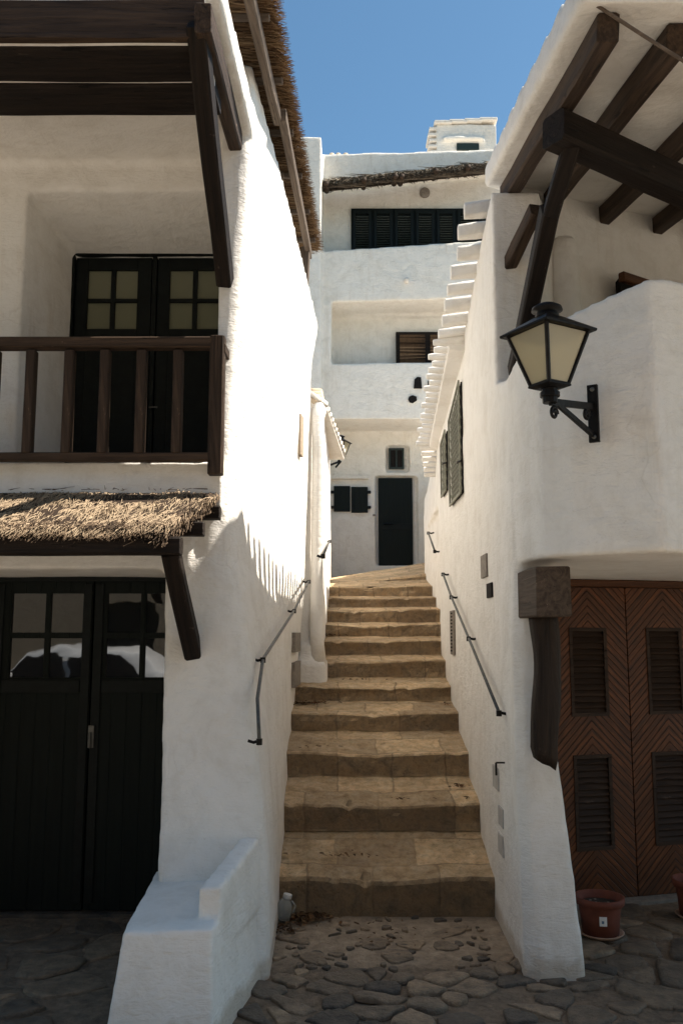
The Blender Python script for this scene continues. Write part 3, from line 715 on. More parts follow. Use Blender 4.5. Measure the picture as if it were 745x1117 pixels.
# upper alley wall, sloping top
poly = [(.875, 4.86), (.95, 4.80), (1.02, 4.86), (1.1, 5.3), (1.5, 6), (1.6, 10.5), (1.0, 10.5), (.985, 8.5), (.90, 8.0), (.885, 7.2), (.878, 6.0)]
ys = [4.8, 5.4, 6.0, 7, 8.05, 10.5]
for a, b_ in zip(ys, ys[1:]):
    xa, xb = x_right(a, 0) + .005, x_right(b_, 0) + .005
    mb.loft([[Vector((xa, a, 2.8)), Vector((xb, b_ + .01, 2.8)), Vector((1.5, b_ + .01, 2.8)), Vector((1.15, a, 2.8))],
             [Vector((xa, a, rtop(a))), Vector((xb, b_ + .01, rtop(b_))), Vector((1.5, b_ + .01, rtop(b_))), Vector((1.15, a, rtop(a)))]])
mb.box(1.2, 5, 6.2, 10.5, 0, 3.4); mb.box(1.32, 5, 8.6, 10.5, 3, 4.25); mb.box(1.2, 5.0, 5.95, 6.5, 0, 4.1)  # the raised middle box is unseen, added to keep sun off the path
# back wall of loggia (upper) and wall over the double door
wl = lambda x: lerp([(.9, 4.95), (1.31, 5.15), (1.75, 5.46), (2.2, 5.7), (3.2, 6.3)], x)
mb.prism([(x, wl(x)) for x in (1.0, 1.31, 1.75, 2.2, 3.2)] + [(7, 8.6), (7, 9.0), (1.3, 5.55), (1.06, 5.3)], 1.95, lambda x, y: 3.95 + .19 * (y - 3.7) + .15)
mb.prism([(1.18, 5.40), (2.7, 5.84), (2.7, 6.4), (1.18, 6.2)], 1.92, 2.3)
mb.prism([(2.34, 5.69), (7, 7.8), (7, 8.6), (2.34, 6.4)], 0, 2.3)
mb.prism([(1.14, 10.3), (1.74, 16.4), (5, 16.4), (5, 10.3)], 1.5, 4.4)  # unseen block beyond the house, added to shade the upper path
# balcony floor
outl = [(.868, 4.9), (.862, 4.45), (.868, 4.15), (.91, 3.93), (1.02, 3.80), (1.335, 3.60), (2.0, 3.99), (7, 7.0)]
inner = [(1.0, 4.9), (.99, 4.45), (1.0, 4.2), (1.03, 4.05), (1.10, 3.95), (1.335, 3.80), (1.9, 4.13), (6.95, 7.16)]
mb.prism(outl[1:] + [(7, 8.2), (3.2, 6.4), (1.1, 5.6)], 1.93, 2.12)
HT = [2.87, 2.925, 2.955, 2.99, 3.03, 3.13, 3.22, 3.6]
for i in range(len(outl) - 1):
    quad = [(*outl[i], HT[i]), (*outl[i+1], HT[i+1]), (*inner[i+1], HT[i+1]), (*inner[i], HT[i])]
    if i: quad[0] = (quad[0][0] - (quad[1][0] - quad[0][0]) * .01, quad[0][1] - (quad[1][1] - quad[0][1]) * .01, HT[i])
    mb.loft([[Vector((x, y, 1.94)) for x, y, h in quad], [Vector((x, y, h)) for x, y, h in quad]])
wallR = plaster_body('wall', mb, M_PLR, RH, .020, 2, .016, .005)
# roof slab over the loggia
zr = lambda x, y: 3.95 + .19 * (y - 3.7)
mb = MB().prism([(.885, 2.95), (7, 2.95), (7, 8.8), (.885, 5.06)], lambda x, y: zr(x, y) + .115, lambda x, y: zr(x, y) + .25)
for i in range(9):                                       # rolls of the plastered-over tiles along verge and front
    y = 3.02 + i * .25; mb.tube([(.90, y, zr(0, y) + .235), (1.4, y, zr(0, y) + .25)], .05, 10)
for i in range(12):
    x = 1.0 + i * .2; mb.tube([(x, 2.93, zr(0, 2.93) + .22), (x, 3.6, zr(0, 3.6) + .24)], .06, 10)
roofR = plaster_body('roof', mb, M_PLR, RH, .018, 1, .018, .006)
for k, (x, ys_, ye) in enumerate(((1.01, 3.02, 5.02), (1.305, 3.10, 5.2), (1.74, 3.1, 5.5), (2.18, 3.1, 5.75), (2.6, 3.1, 6.0))):
    beam('rafter', (x, ye, zr(0, ye) + .055), (x, ys_, zr(0, ys_) + .055), .085, .115, M_TIMB, roofR, seed=60+k)
cb0, cb1 = at(603, 140, 3.66), at(790, 226, 4.32)
beam('cross_beam', cb0, cb1, .14, .155, M_DARK, roofR, seed=70, jit=.005)
# curved brace below the cross beam
mb = MB(); br = [at(625, 150, 3.70), at(618, 190, 3.78), at(600, 235, 3.92), at(589, 270, 4.05), at(577, 330, 4.35), at(562, 405, 4.74)]
beam('brace', br[0], br[2], .075, .10, M_DARK, roofR, up=(0, -1, 0), seed=71, jit=.002)
beam('brace', br[2] + Vector((0, -.0, .03)), br[5], .085, .10, M_DARK, roofR, up=(0, -1, 0), seed=72, jit=.003)
beam('end_rafter', at(554, 291, 4.84), at(584, 228, 4.45), .07, .08, M_TIMB, roofR, seed=73)
mb = MB().tube([at(646, 3, 2.98), at(700, 38, 2.98), at(760, 76, 2.98)], .007, 6)
build('tie_rod', mb, M_GREY, roofR)
# plastered flue and window inside the loggia
c = at(617, 300, 5.03)
build('flue', MB().lathe((c.x, 5.06, 2.1), [(.12, 0), (.105, 1.0), (.085, 1.78), (.08, 1.85), (.06, 1.885), (0.01, 1.90)], 24), M_PLR, RH, smooth=True)
wn = thing_none = None
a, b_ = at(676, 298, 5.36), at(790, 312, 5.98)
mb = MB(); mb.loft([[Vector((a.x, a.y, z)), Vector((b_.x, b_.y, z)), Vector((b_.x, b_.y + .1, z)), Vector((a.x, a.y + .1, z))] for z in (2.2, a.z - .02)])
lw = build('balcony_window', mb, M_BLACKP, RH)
beam('window_frame', a + Vector((0, -.02, -.03)), b_ + Vector((0, -.02, a.z - b_.z - .03)), .05, .06, M_RED, lw, seed=75)

# rake of tile ends above the alley wall, then the long cornice
for k, (px0, px1, py0, py1) in enumerate(((509, 532, 214, 234), (502, 530, 238, 257), (501, 526, 262, 280), (494, 520, 283, 301), (490, 515, 304, 318), (487, 510, 320, 336), (484, 507, 338, 353), (480, 503, 354, 366))):
    Y = 4.98 + .145 * k; a, b_, = at(px0, (py0+py1)/2 + 2, Y), at(px1, (py0+py1)/2 - 2, Y); z0, z1 = at(px0, py1, Y).z, at(px0, py0, Y).z
    h = (z1 - z0) * .84; d = Vector((1, 0, .12)).normalized()
    mb = MB(); 
    M = Matrix(((d.x, 0, -d.z), (0, 1, 0), (d.z, 0, d.x)))
    q0, q1 = a + Vector((-.01, .05, 0)), a + Vector((.30, .05, .035)); mb.loft([[c_ + Vector((0, y_ * w_, z_ * h * .5)) for y_, z_ in ((-1, -.8), (-.6, -1), (.6, -1), (1, -.8), (1, .6), (.5, 1), (-.5, 1), (-1, .6))] for c_, w_ in ((q0, .026), (q0.lerp(q1, .3), .042), (q1, .052))])
    o = build('rake_tile', mb, M_PLR, RH, .012, True, 3)
mb = MB(); rings = []
for k in range(14):
    s = k / 13; Y = 6.04 + 2.1 * s; xw = x_right(Y, 0) + .02; z = 3.62 - .28 * s
    xo = .715 + .065 * s
    xo += .055; rings.append([Vector((xw, Y, z - .02)), Vector((xo, Y, z)), Vector((xo, Y, z + .055)), Vector((xw, Y, z + .16))])
mb.loft(rings); cor = build('cornice', mb, M_PLR, RH, .008)
for k in range(19):
    s = k / 18; Y = 6.06 + 2.1 * s; z = 3.665 - .28 * s; xo = .695 + .065 * s + .02 * math.sin(k * 2.4)
    o = build('eave_tile', MB().tube([(xo - .035, Y, z + .008), (xo + .05, Y, z + .012), (xo + .20, Y, z + .03)], [.022, .034, .042], 10), M_PLR, cor, .004, True)
for k in range(6):
    Y = 8.17 + .06 * k; z = 3.345 - .040 * k; xo = .755 + .012 * k
    o = build('rake_tile', MB().tube([(xo, Y, z), (xo + .3, Y, z + .01)], [.026, .03], 10), M_PLR, RH, .006, True)

# lattice shutters on the alley wall
def lattice_window(y0, y1, z0, z1, drop):
    x = x_right((y0 + y1) / 2, 0) - .012
    fr = MB()
    zz = lambda y, top: (z1 - drop * (y - y0) / (y1 - y0)) if top else z0
    P = lambda y, z, o_=0: Vector((x_right(y, 0) - .012 - o_, y, z))
    w_ = .022
    o0 = link('lattice_shutter', MB().loft([[P(y0, zz(y0, 0), -.015), P(y1, zz(y1, 0), -.015), P(y1, zz(y1, 1), -.015), P(y0, zz(y0, 1), -.015)], [P(y0, zz(y0, 0), -.004), P(y1, zz(y1, 0), -.004), P(y1, zz(y1, 1), -.004), P(y0, zz(y0, 1), -.004)]]).mesh('s'), M_BLACKP, RH)
    f = MB()
    for (a, b_) in ((P(y0, z0, .012), P(y1, z0, .012)), (P(y0, zz(y0, 1), .012), P(y1, zz(y1, 1), .012)), (P(y0, z0, .012), P(y0, z1, .012)), (P(y1, z0, .012), P(y1, zz(y1, 1), .012))):
        d = (b_ - a).normalized(); n = d.cross(Vector((1, 0, 0))).normalized()
        f.obox((a + b_) / 2, Matrix((d, n, d.cross(n))).transposed(), (b_ - a).length + w_, w_, .012)
    build('shutter_frame', f, M_GSHUT, o0, .002)
    g = MB(); H = z1 - z0; W = y1 - y0; sp_ = .075; n = int((H + W) / sp_)
    for k in range(1, n):
        for sgn in (1, -1):
            c_ = k * sp_; pts = []
            for y in (y0, y1):
                zl = z0 + c_ - (y - y0) if sgn == 1 else z0 + c_ - (y1 - y)
                pts.append((y, zl))
            (ya, za), (yb, zb__) = pts
            def clipz(ya, za, yb, zb__):
                out = []
                for i in range(41):
                    s = i / 40; y = ya + (yb - ya) * s; z = za + (zb__ - za) * s
                    if z0 <= z <= zz(y, 1): out.append((y, z))
                return (out[0], out[-1]) if len(out) > 2 else None
            r = clipz(ya, za, yb, zb__)
            if r:
                a, b_ = P(*r[0], .004 + .004 * sgn), P(*r[1], .004 + .004 * sgn); d = (b_ - a).normalized(); nn = d.cross(Vector((1, 0, 0))).normalized()
                g.obox((a + b_) / 2, Matrix((d, nn, d.cross(nn))).transposed(), (b_ - a).length, .016, .003)
    build('lattice', g, M_GSHUT, o0)
    hg = MB().tube([P(y0 - .05, z0 + .22, .01), P(y0 - .01, z0 + .22, .03), P(y0 + .03, z0 + .22, .03)], .008, 6)
    build('shutter_catch', hg, M_IRON, o0)
lattice_window(6.19, 6.84, 2.60, 3.42, .14); lattice_window(7.12, 7.48, 2.77, 3.27, .04)
# small fittings in the alley wall
plate_on(x_right, 526, 532, 605, 630, M_PLATE, 'wall_plate', RH, .02, .012)
plate_on(x_right, 532, 537.5, 636, 652, M_BLACKP, 'wall_niche', RH, .02, .010)
o = plate_on(x_right, 492.5, 496.5, 666, 714, M_PLATE, 'vent_grille', RH, .02, .014)
mb = MB()
for k in range(12):
    p = on_wall(494.5, 669 + k * 3.7, x_right); mb.box(p.x - .019, p.x - .012, p.y - .03, p.y + .035, p.z - .007, p.z + .006)
build('vent_slat', mb, M_BLACKP, o)
for (a_, b_, c_, d_) in ((538.5, 544, 836, 860), (544.5, 549.5, 881, 901), (544.5, 549.5, 910, 932)):
    plate_on(x_right, a_, b_, c_, d_, mat_plain('faded_label_plate', (.46, .44, .41), .7), 'meter_plate', RH, .02, .008)
p = on_wall(551, 832, x_right); mb = MB().tube([p + Vector((.01, 0, 0)), p + Vector((-.05, 0, .0)), p + Vector((-.055, -.03, 0))], .005, 6); mb.tube([p + Vector((-.05, 0, 0)), p + Vector((-.05, 0, -.065))], .006, 6)
build('wall_hook', mb, M_IRON, RH)
# lintel end and hanging timber on the buttress
lt = beam('lintel', (.945, 3.90, at(600, 645, 3.9).z), (.95, 4.5, at(600, 645, 3.9).z), .155, .225, M_LINT, RH, seed=80, jit=.003, bev=.04)
rings = []; rnd = random.Random(3)
mb = MB()
for k in range(16):
    s = k / 15; z = 1.70 - .70 * s; cx = .925 + .012 * math.sin(s * 5) + .0 * s; y = 3.97 - .012 * math.sin(s * 4); rx = .063 + .003 * math.sin(s * 11 + 1); ry = .058
    if k == 15: rx *= .8; ry *= .8; 
    ring = []
    for i in range(14):
        an = 2 * math.pi * i / 14; q = 1 + .07 * noise.noise(Vector((math.cos(an) * 2, math.sin(an) * 2, z * 4)))
        zz_ = z + (.03 * math.cos(an) if s > .9 else 0) * -1
        ring.append((cx + math.copysign(abs(math.cos(an)) ** .6, math.cos(an)) * rx * q, y + math.copysign(abs(math.sin(an)) ** .6, math.sin(an)) * ry * q, zz_))
    rings.append([Vector(p) for p in ring])
for r in rings:
    for p in r: p -= Vector((.925, 3.97, 1.7))
# local X along the post so the grain runs with it
Mx = Matrix(((0, 0, -1), (0, 1, 0), (1, 0, 0)))
mb.loft([[Mx @ p for p in r] for r in rings]); po = link('hanging_timber', mb.mesh('hanging_timber'), mat_wood('hanging_timber_wood', (.008, .006, .005), (.060, .040, .028), .6, 2.5), RH, True)
po.matrix_basis = Matrix.Translation((.962, 4.20, 1.69)) @ Mx.inverted().to_4x4(); WORLD[po] = po.matrix_basis

# herringbone double door with louvre panels
D0, D1 = Vector((1.24, 5.40, 0)), Vector((2.38, 5.712, 0)); dx = (D1 - D0).normalized(); dn = Vector((dx.y, -dx.x, 0))
dd = thing_root = link('double_door', MB().loft([[D0 + Vector((0, .10, z)), D1 + Vector((0, .10, z)), D1 + Vector((0, .14, z)), D0 + Vector((0, .14, z))] for z in (0, 1.95)]).mesh('double_door'), M_BLACKP, RH)
ang = math.atan2(dx.y, dx.x)
def px_on_door(px):
    lo, hi = 0.0, 1.4
    for _ in range(40):
        m = (lo + hi) / 2; p = D0 + dx * m
        if CX + F_PX * (p.x / (p.y * CT + 0)) < px: lo = m
        else: hi = m
    return m
def uz(py, u_): 
    p = D0 + dx * u_; return at(CX, py, p.y).z
seam = px_on_door(683); lw_ = seam - px_on_door(612) + .03
def door_leaf(u0, u1, first):
    Mt = Matrix.Rotation(ang, 4, 'Z'); Mt.translation = D0 + dx * u0 + Vector((0, .0, 0)); W = u1 - u0
    me = MB(); z1 = 1.88; z0 = .015; th = .03
    pa, pb = W * .5 - .135, W * .5 + .125
    lv = ((1.09, 1.63), (.30, .86))
    for (a, b_, c, d) in ((0, pa, z0, z1), (pb, W, z0, z1), (pa, pb, lv[0][1], z1), (pa, pb, lv[1][1], lv[0][0]), (pa, pb, z0, lv[1][0])):
        me.box(a, b_, 0, th, c, d)
    o = link('door_leaf', me.mesh('door_leaf'), mat_herringbone('herringbone_boards', W * .5), dd); o.matrix_basis = Mt; WORLD[o] = Mt
    for c, d in lv:
        fr = MB(); fr.box(pa, pa + .022, -.006, th, c, d); fr.box(pb - .022, pb, -.006, th, c, d); fr.box(pa, pb, -.007, th, d - .022, d); fr.box(pa, pb, -.007, th, c, c + .022)
        f = link('louvre_frame', fr.mesh('louvre_frame'), M_LOUV, dd); f.matrix_basis = Mt; WORLD[f] = Mt
        sl = MB(); n = 14
        for k in range(n):
            z = c + .035 + (d - c - .07) * k / (n - 1)
            sl.obox(((pa + pb) / 2, .016, z), Matrix.Rotation(R(58), 3, 'X'), pb - pa - .04, .052, .007)
        f = link('louvre_slats', sl.mesh('louvre_slats'), M_LOUV, dd); f.matrix_basis = Mt; WORLD[f] = Mt
door_leaf(seam - .54, seam - .004, 1); door_leaf(seam + .004, seam + .54, 0)
beam('door_head', D0 + Vector((0, -.02, 1.905)), D1 + Vector((0, -.02, 1.905)), .05, .045, M_RED, dd, seed=90, jit=.001)
build('door_step', MB().prism([(1.15, 5.28), (2.7, 5.70), (2.7, 6.0), (1.15, 5.7)], -.02, .012), M_PLATE, RH, .004)

# ================================================================== FAR HOUSE
FH = thing('terraced_house', 'tall cream-white house closing the top of the alley with stacked open terraces', 'house', (.5, 16.5, 2.5))
YF, YB, YL = 15.5, 16.2, 16.5
def rect(Y, px0, px1, py0, py1): a, b_ = at(px0, py1, Y), at(px1, py0, Y); return a.x, b_.x, a.z, b_.z
mb = MB()
x0, x1, z0, z1 = rect(YL, 340, 600, 440, 660)
dx0, dx1, dz0, dz1 = rect(YL, 413, 449, 522, 617)
wx0, wx1, wz0, wz1 = rect(YL, 424, 441, 489, 512)
# lower wall in pieces round the door and the small window
zs_ = 5.6; X0, X1 = -1.2, 5.5; E_ = .05; dx0 -= E_; dx1 += E_ + .06; dz1 += E_; wx0 -= E_; wx1 += E_ + .04; wz0 -= E_; wz1 += E_
mb.box(X0, dx0, YL, YL + .8, 2.0, zs_); mb.box(dx1, X1, YL, YL + .8, 2.0, zs_); mb.box(dx0 - .02, dx1 + .02, YL, YL + .8, 2.0, dz0)
mb.box(dx0 - .02, dx1 + .02, YL, YL + .8, dz1, wz0); mb.box(dx0 - .02, wx0, YL, YL + .8, wz0 - .02, wz1 + .02); mb.box(wx1, dx1 + .02, YL, YL + .8, wz0 - .02, wz1 + .02)
mb.box(dx0 - .02, dx1 + .02, YL, YL + .8, wz1, zs_); mb.box(X0, X1, YL + .13, YL + 4, 1.9, 10.1)
# terraces, front plane YF
zA = at(0, 457, YF).z; zB = at(0, 397, YF).z; zC = at(0, 330, YF).z; zD1, zD2 = at(0, 274, YF).z, at(0, 262, YF).z
XL_ = at(356, 400, YF).x; XR_ = 4.2
sl = lambda zl, zr_: (lambda x, y: zl + (zr_ - zl) * (x - XL_) / (at(530, 0, YF).x - XL_))
XL_ = at(350.5, 300, 15.2).x - .12
P4 = [(XL_, YF), (XR_, YF), (XR_, YL + .4), (XL_, YL + .4)]; P4f = [(XL_, YF), (XR_, YF), (XR_, YF + .22), (XL_, YF + .22)]
mb.prism(P4, zA, zA + .25)                                       # first terrace floor
mb.prism(P4f, zA + .05, sl(zB, zB + .05))
mb.prism([(XL_, YF + .0), (at(361, 400, YF).x, YF), (at(361, 400, YF).x, YL + .4), (XL_, YL + .4)], zB - .1, zC + .1)
mb.prism(P4, sl(zC, zC + .10), sl(zC + .3, zC + .4))             # second terrace floor, front rising to the right
mb.prism(P4f, sl(zC + .01, zC + .12), sl(zD1, zD2))
mb.prism([(XL_, YB), (XR_, YB), (XR_, YL + .5), (XL_, YL + .5)], zC, at(0, 190, YB).z)
mb.prism([(XL_, YB + .1), (XR_, YB + .1), (XR_, YL + .5), (XL_, YL + .5)], zA, zC + .2)
zE = at(0, 205, YF + .3).z
mb.prism([(XL_, YF + .35), (XR_, YF + .35), (XR_, YL + 1), (XL_, YL + 1)], sl(at(0, 197, YF + .35).z, at(0, 183, YF + .35).z), sl(at(0, 168, YF + .35).z, at(0, 163, YF + .35).z))
# tall pier on the left
pxl, pxr = at(322, 300, 15.2).x, at(350.5, 300, 15.2).x
mb.box(-2.6, pxr, 15.2, 17.2, 2.0, at(0, 149, 15.2).z)
plaster_body('wall', mb, M_PLF, FH, .030, 1, .035, .010, 1.2)
# roof turret
tx0, tx1, tz0, tz1 = rect(17.0, 476, 541, 135, 175)
mb = MB().box(tx0, tx1, 17.0, 18.2, tz0 - .8, tz1); mb.prism([(at(484, 0, 16.9).x * .965, 16.9), (at(524, 0, 16.9).x * 1.0, 16.9), (at(524, 0, 17).x, 17.1), (at(484, 0, 17).x, 17.1)], at(0, 152, 16.9).z, at(0, 149, 16.9).z + .02)
tur = plaster_body('roof_turret', mb, M_PLF, FH, .04, 1, .03, .02)
a = rect(16.98, 498, 522, 157, 164); build('turret_window', MB().box(a[0], a[1], 16.95, 17.0, a[2], a[3]), M_DSHUT, tur)
for k in range(5):
    z = tz1 - .1 - .13 * k; build('turret_tile', MB().box(tx0 - .14 - .03 * (k % 2), tx0 + .02, 17.0, 17.5, z - .035, z + .035), M_TILE, tur, .015)
for k in range(4):
    xa = tx0 + (tx1 - tx0) * k / 4; build('turret_coping', MB().box(xa - .04, xa + (tx1 - tx0) / 4 + .02, 16.93, 17.6, tz1 - .02 + .022 * k, tz1 + .05 + .022 * k), M_TILE, tur, .02)
tl = MB()
for px in (362, 369, 377): q = at(px, 168, 16.2); tl.lathe((q.x, 16.2, q.z - .05), [(.06, -.1), (.06, .02), (.05, .05), (.01, .06)], 12)
build('chimney_pots', tl, M_OCHRE, FH, smooth=True)
# door, shutters, openings
a = rect(YL + .08, 413, 449.5, 521.5, 617.5)
fd = build('front_door', MB().box(a[0], a[1], YL + .07, YL + .18, a[2], a[3]), M_DOORG, FH, .008)
build('door_rail', MB().box(a[0] + .03, a[1] - .03, YL + .055, YL + .068, a[2] + .7, a[2] + .82), M_DOORF, fd, .004)
mb = MB().tube([(a[0] + .1, YL + .06, 3.65), (a[0] + .1, YL + .02, 3.65), (a[0] + .28, YL + .02, 3.66)], .018, 6); build('handle', mb, M_IRON, fd)
a = rect(YL + .08, 424, 440.5, 489, 511.5); swn = build('small_window', MB().box(a[0], a[1], YL + .09, YL + .17, a[2], a[3]), M_BLACKP, FH)
mb = MB(); q_ = .035; xm_ = (a[0] + a[1]) / 2
mb.box(a[0], a[0] + q_, YL + .065, YL + .09, a[2], a[3]); mb.box(a[1] - q_, a[1], YL + .065, YL + .09, a[2], a[3]); mb.box(a[0] + q_, a[1] - q_, YL + .066, YL + .09, a[2], a[2] + q_); mb.box(a[0] + q_, a[1] - q_, YL + .066, YL + .09, a[3] - q_, a[3]); mb.box(xm_ - .015, xm_ + .015, YL + .067, YL + .09, a[2] + q_, a[3] - q_)
build('window_frame', mb, M_DSHUT, swn)
a = rect(YL - .05, 364, 401, 530, 559)
sw = build('window_shutter', MB().box(a[0], (a[0] + a[1]) / 2 - .01, YL - .05, YL + .02, a[2] + .02, a[3]).box((a[0] + a[1]) / 2 + .01, a[1], YL - .06, YL + .02, a[2], a[3] - .02), M_DOORG, FH, .006)
hg = MB()
for z in (a[2] + .1, a[3] - .12):
    for x in (a[0] - .03, a[1] + .03): hg.box(x - .03, x + .03, YL - .07, YL + .02, z - .025, z + .025)
build('hinge', hg, M_IRON, sw, .004)
a = rect(YL - .12, 360, 402, 519, 522); build('window_ledge', MB().box(a[0], a[1], YL - .10, YL + .05, a[2], a[3] + .01), M_PLF, FH, .012)
build('house_plate', MB().box(*(lambda r: (r[0], r[1], YL - .03, YL + .02, r[2], r[3]))(rect(YL, 406.5, 409.5, 561, 563))), M_PLATE, FH, .004)
# dark louvred shutters of the top loggia
a = rect(YB, 383, 530, 229, 280)
ls = build('loggia_shutters', MB().box(a[0], a[1] + .3, YB - .06, YB + .02, zC + .3, a[3]), M_DOORF, FH)
n = 7; wdt = at(404, 0, YB).x * 1.0 - at(383, 0, YB).x
for k in range(7):
    x0 = a[0] + .04 + k * (a[1] - a[0] - .04) / 6.4; x1 = x0 + (a[1] - a[0]) / 6.4 - .06
    fr = MB(); fr.box(x0, x0 + .05, YB - .11, YB - .06, zC + .3, a[3] - .05); fr.box(x1 - .05, x1, YB - .11, YB - .06, zC + .3, a[3] - .05)
    fr.box(x0 + .05, x1 - .05, YB - .11, YB - .06, a[3] - .13, a[3] - .05)
    sl_ = MB(); z = zC + .35
    while z < a[3] - .15: sl_.obox(((x0 + x1) / 2, YB - .08, z), Matrix.Rotation(R(35), 3, 'X'), x1 - x0 - .10, .05, .012); z += .05
    s_ = build('shutter_leaf', fr, M_DOORF, ls); build('louvre', sl_, M_DSHUT, ls)
# bamboo blind of the lower loggia
a = rect(YB + .05, 432, 500, 363, 400)
bl = build('bamboo_blind', MB().box(a[0], a[1], YB - .0, YB + .12, a[2], a[3]), M_DARK, FH)
xm = at(461, 0, YB).x
for x0, x1 in ((a[0] + .07, xm - .05), (xm + .05, a[1] - .1)):
    sp = []; z = a[2]
    rnd = random.Random(4)
    while z < a[3] - .06:
        sp.append((Vector((x0, YB - .03 + rnd.uniform(-.01, .01), z)), Vector((x1, YB - .03, z + rnd.uniform(-.012, .012))), 0, rnd.random(), .016)); z += .030
    s_ = strands('bamboo_slats', sp, mat_strands('bamboo', (.06, .035, .02), (.19, .12, .07), (.32, .22, .14)), bl)
beam('blind_pole', at(478, 368, 15.2), at(494, 361, 15.0), .04, .05, M_DARK, bl)
# three rounded holes in the terrace wall: solid shapes, inner shade put into the colour
for pts in (((451, 424), (452, 414), (455, 411.5), (459, 412), (460, 424)), ((466, 425), (466.5, 416), (470, 415.5), (474, 417), (474, 425)), ((445, 436), (446, 433), (450, 431.5), (454, 433), (454.5, 437), (450, 440), (446.5, 439))):
    f = [at(x, y, YF) for x, y in pts]; mb = MB().loft([[Vector((p.x, YF - .03, p.z)) for p in f], [Vector((p.x, YF + .1, p.z)) for p in f]])
    build('wall_hole', mb, M_BLACKP, FH)
# round vent and light fitting
q = at(463, 211, YB); build('round_vent', MB().lathe((q.x, YB - .0, q.z), [(.10, 0), (.10, .05), (.07, .06), (.01, .055)], 20, Matrix.Rotation(R(90), 3, 'X')), M_PLATE, FH, smooth=True)
q = at(443, 306, YF); build('wall_spout', MB().tube([(q.x, YF + .05, q.z), (q.x, YF - .14, q.z - .04)], .045, 10), M_TILE, FH, smooth=True)
# thatched eave over the top loggia
rnd = random.Random(12); sp = []
EA, EB = at(352, 203, YF - .15), at(545, 182, YF - .15)
for i in range(7000):
    s = rnd.random(); p = EA.lerp(EB, s); lay = rnd.random()
    p = p + Vector((0, rnd.uniform(0, .55), 0)); p.z += (p.y - (YF - .15)) * .30 + lay * .12
    hang = Vector((rnd.gauss(0, .06), -rnd.uniform(.08, .22), -rnd.uniform(.02, .12)))
    q = p + hang; q.y = max(q.y, YF - .22)
    sp.append((p, q, 0, min(1, .1 + lay * rnd.uniform(.3, 1.0)), .007))
for i in range(600):
    s = rnd.random(); p = EA.lerp(EB, s) + Vector((0, 0, rnd.uniform(-.06, .1))); sp.append((p, p + Vector((rnd.choice((-1, 1)) * rnd.uniform(.2, .5), 0, rnd.uniform(-.03, .05))), 0, rnd.uniform(0, .6), .008))
th = strands('thatched_eave', sp, mat_strands('grey_thatch', (.05, .038, .028), (.16, .125, .09), (.42, .36, .27)), FH)
build('thatch_bed', MB().loft([[EA + Vector((0, 0, .02)), EA + Vector((0, .6, .2)), EA + Vector((0, .6, .27)), EA + Vector((0, 0, .09))], [EB + Vector((0, 0, .02)), EB + Vector((0, .6, .2)), EB + Vector((0, .6, .27)), EB + Vector((0, 0, .09))]]), M_THATCH, th)
for px, py in ((356, 204), (397, 200), (431, 196), (438, 196), (475, 190), (510, 186)):
    q = at(px, py, YF - .15); build('pole_end', MB().tube([(q.x, YF - .26, q.z + .01), (q.x, YF + .25, q.z + .13)], .05, 12), M_TIMB, th, smooth=True)

# ================================================================== LANTERNS
def lantern(root, C, rz, s, frosted=True):
    """square tapered street lantern, C = centre of the bottom plate, s = top half-diagonal"""
    C = Vector(C); H = s * 1.30; tb = s * .44
    def sq(r, z, rot=0): return [C + Vector((math.cos(rz + rot + k*math.pi/2) * r, math.sin(rz + rot + k*math.pi/2) * r, z)) for k in range(4)]
    m = MB().loft([sq(tb*.8, -.1*s), sq(tb * 1.18, -.05 * s), sq(tb * 1.18, 0.0)]); build('base_plate', m, M_IRON, root, .002)
    m = MB().loft([sq(s * 1.16, H - .03*s), sq(s * 1.18, H + .03 * s), sq(s * .34, H + .42 * s), sq(s*.3, H + .42*s)])
    roof = build('lantern_roof', m, M_IRON, root, .002)
    m = MB(); lo, hi = sq(tb, 0), sq(s * .96, H)
    for k in range(4): m.tube([lo[k], hi[k]], s * .055, 6)
    for q_ in (lo, hi):
        for k in range(4): m.tube([q_[k], q_[(k+1) % 4]], s * .045, 6)
    build('lantern_frame', m, M_IRON, root)
    m = MB().lathe(C + Vector((0, 0, H)), [(s*.30, .38*s), (s*.28, .50*s), (s*.24, .56*s), (s*.38, .58*s), (s*.36, .66*s), (s*.22, .74*s), (s*.12, .78*s), (.001, .80*s)], 20)
    build('lantern_cap', m, M_IRON, root, smooth=True)
    for k in range(4):
        a, b_, c_, d_ = lo[k], lo[(k+1) % 4], hi[(k+1) % 4], hi[k]; cc = (a + b_ + c_ + d_) / 4; ins = lambda p: p + (Vector((C.x, C.y, p.z)) - p) * .04
        m = MB(); q_ = [ins(x) for x in (a, b_, c_, d_)]; nn = (q_[1] - q_[0]).cross(q_[3] - q_[0]).normalized() * .003
        m.loft([q_, [p + nn for p in q_]]); build('glass_pane', m, M_LGLASS, root)
    m = MB().lathe(C, [(s*.16, -.02*s), (s*.16, .25*s), (s*.12, .3*s), (s*.17, .45*s), (s*.15, .62*s), (.001, .7*s)], 16); build('bulb', m, mat_plain('milky_bulb', (.7, .66, .55), .3), root, smooth=True)
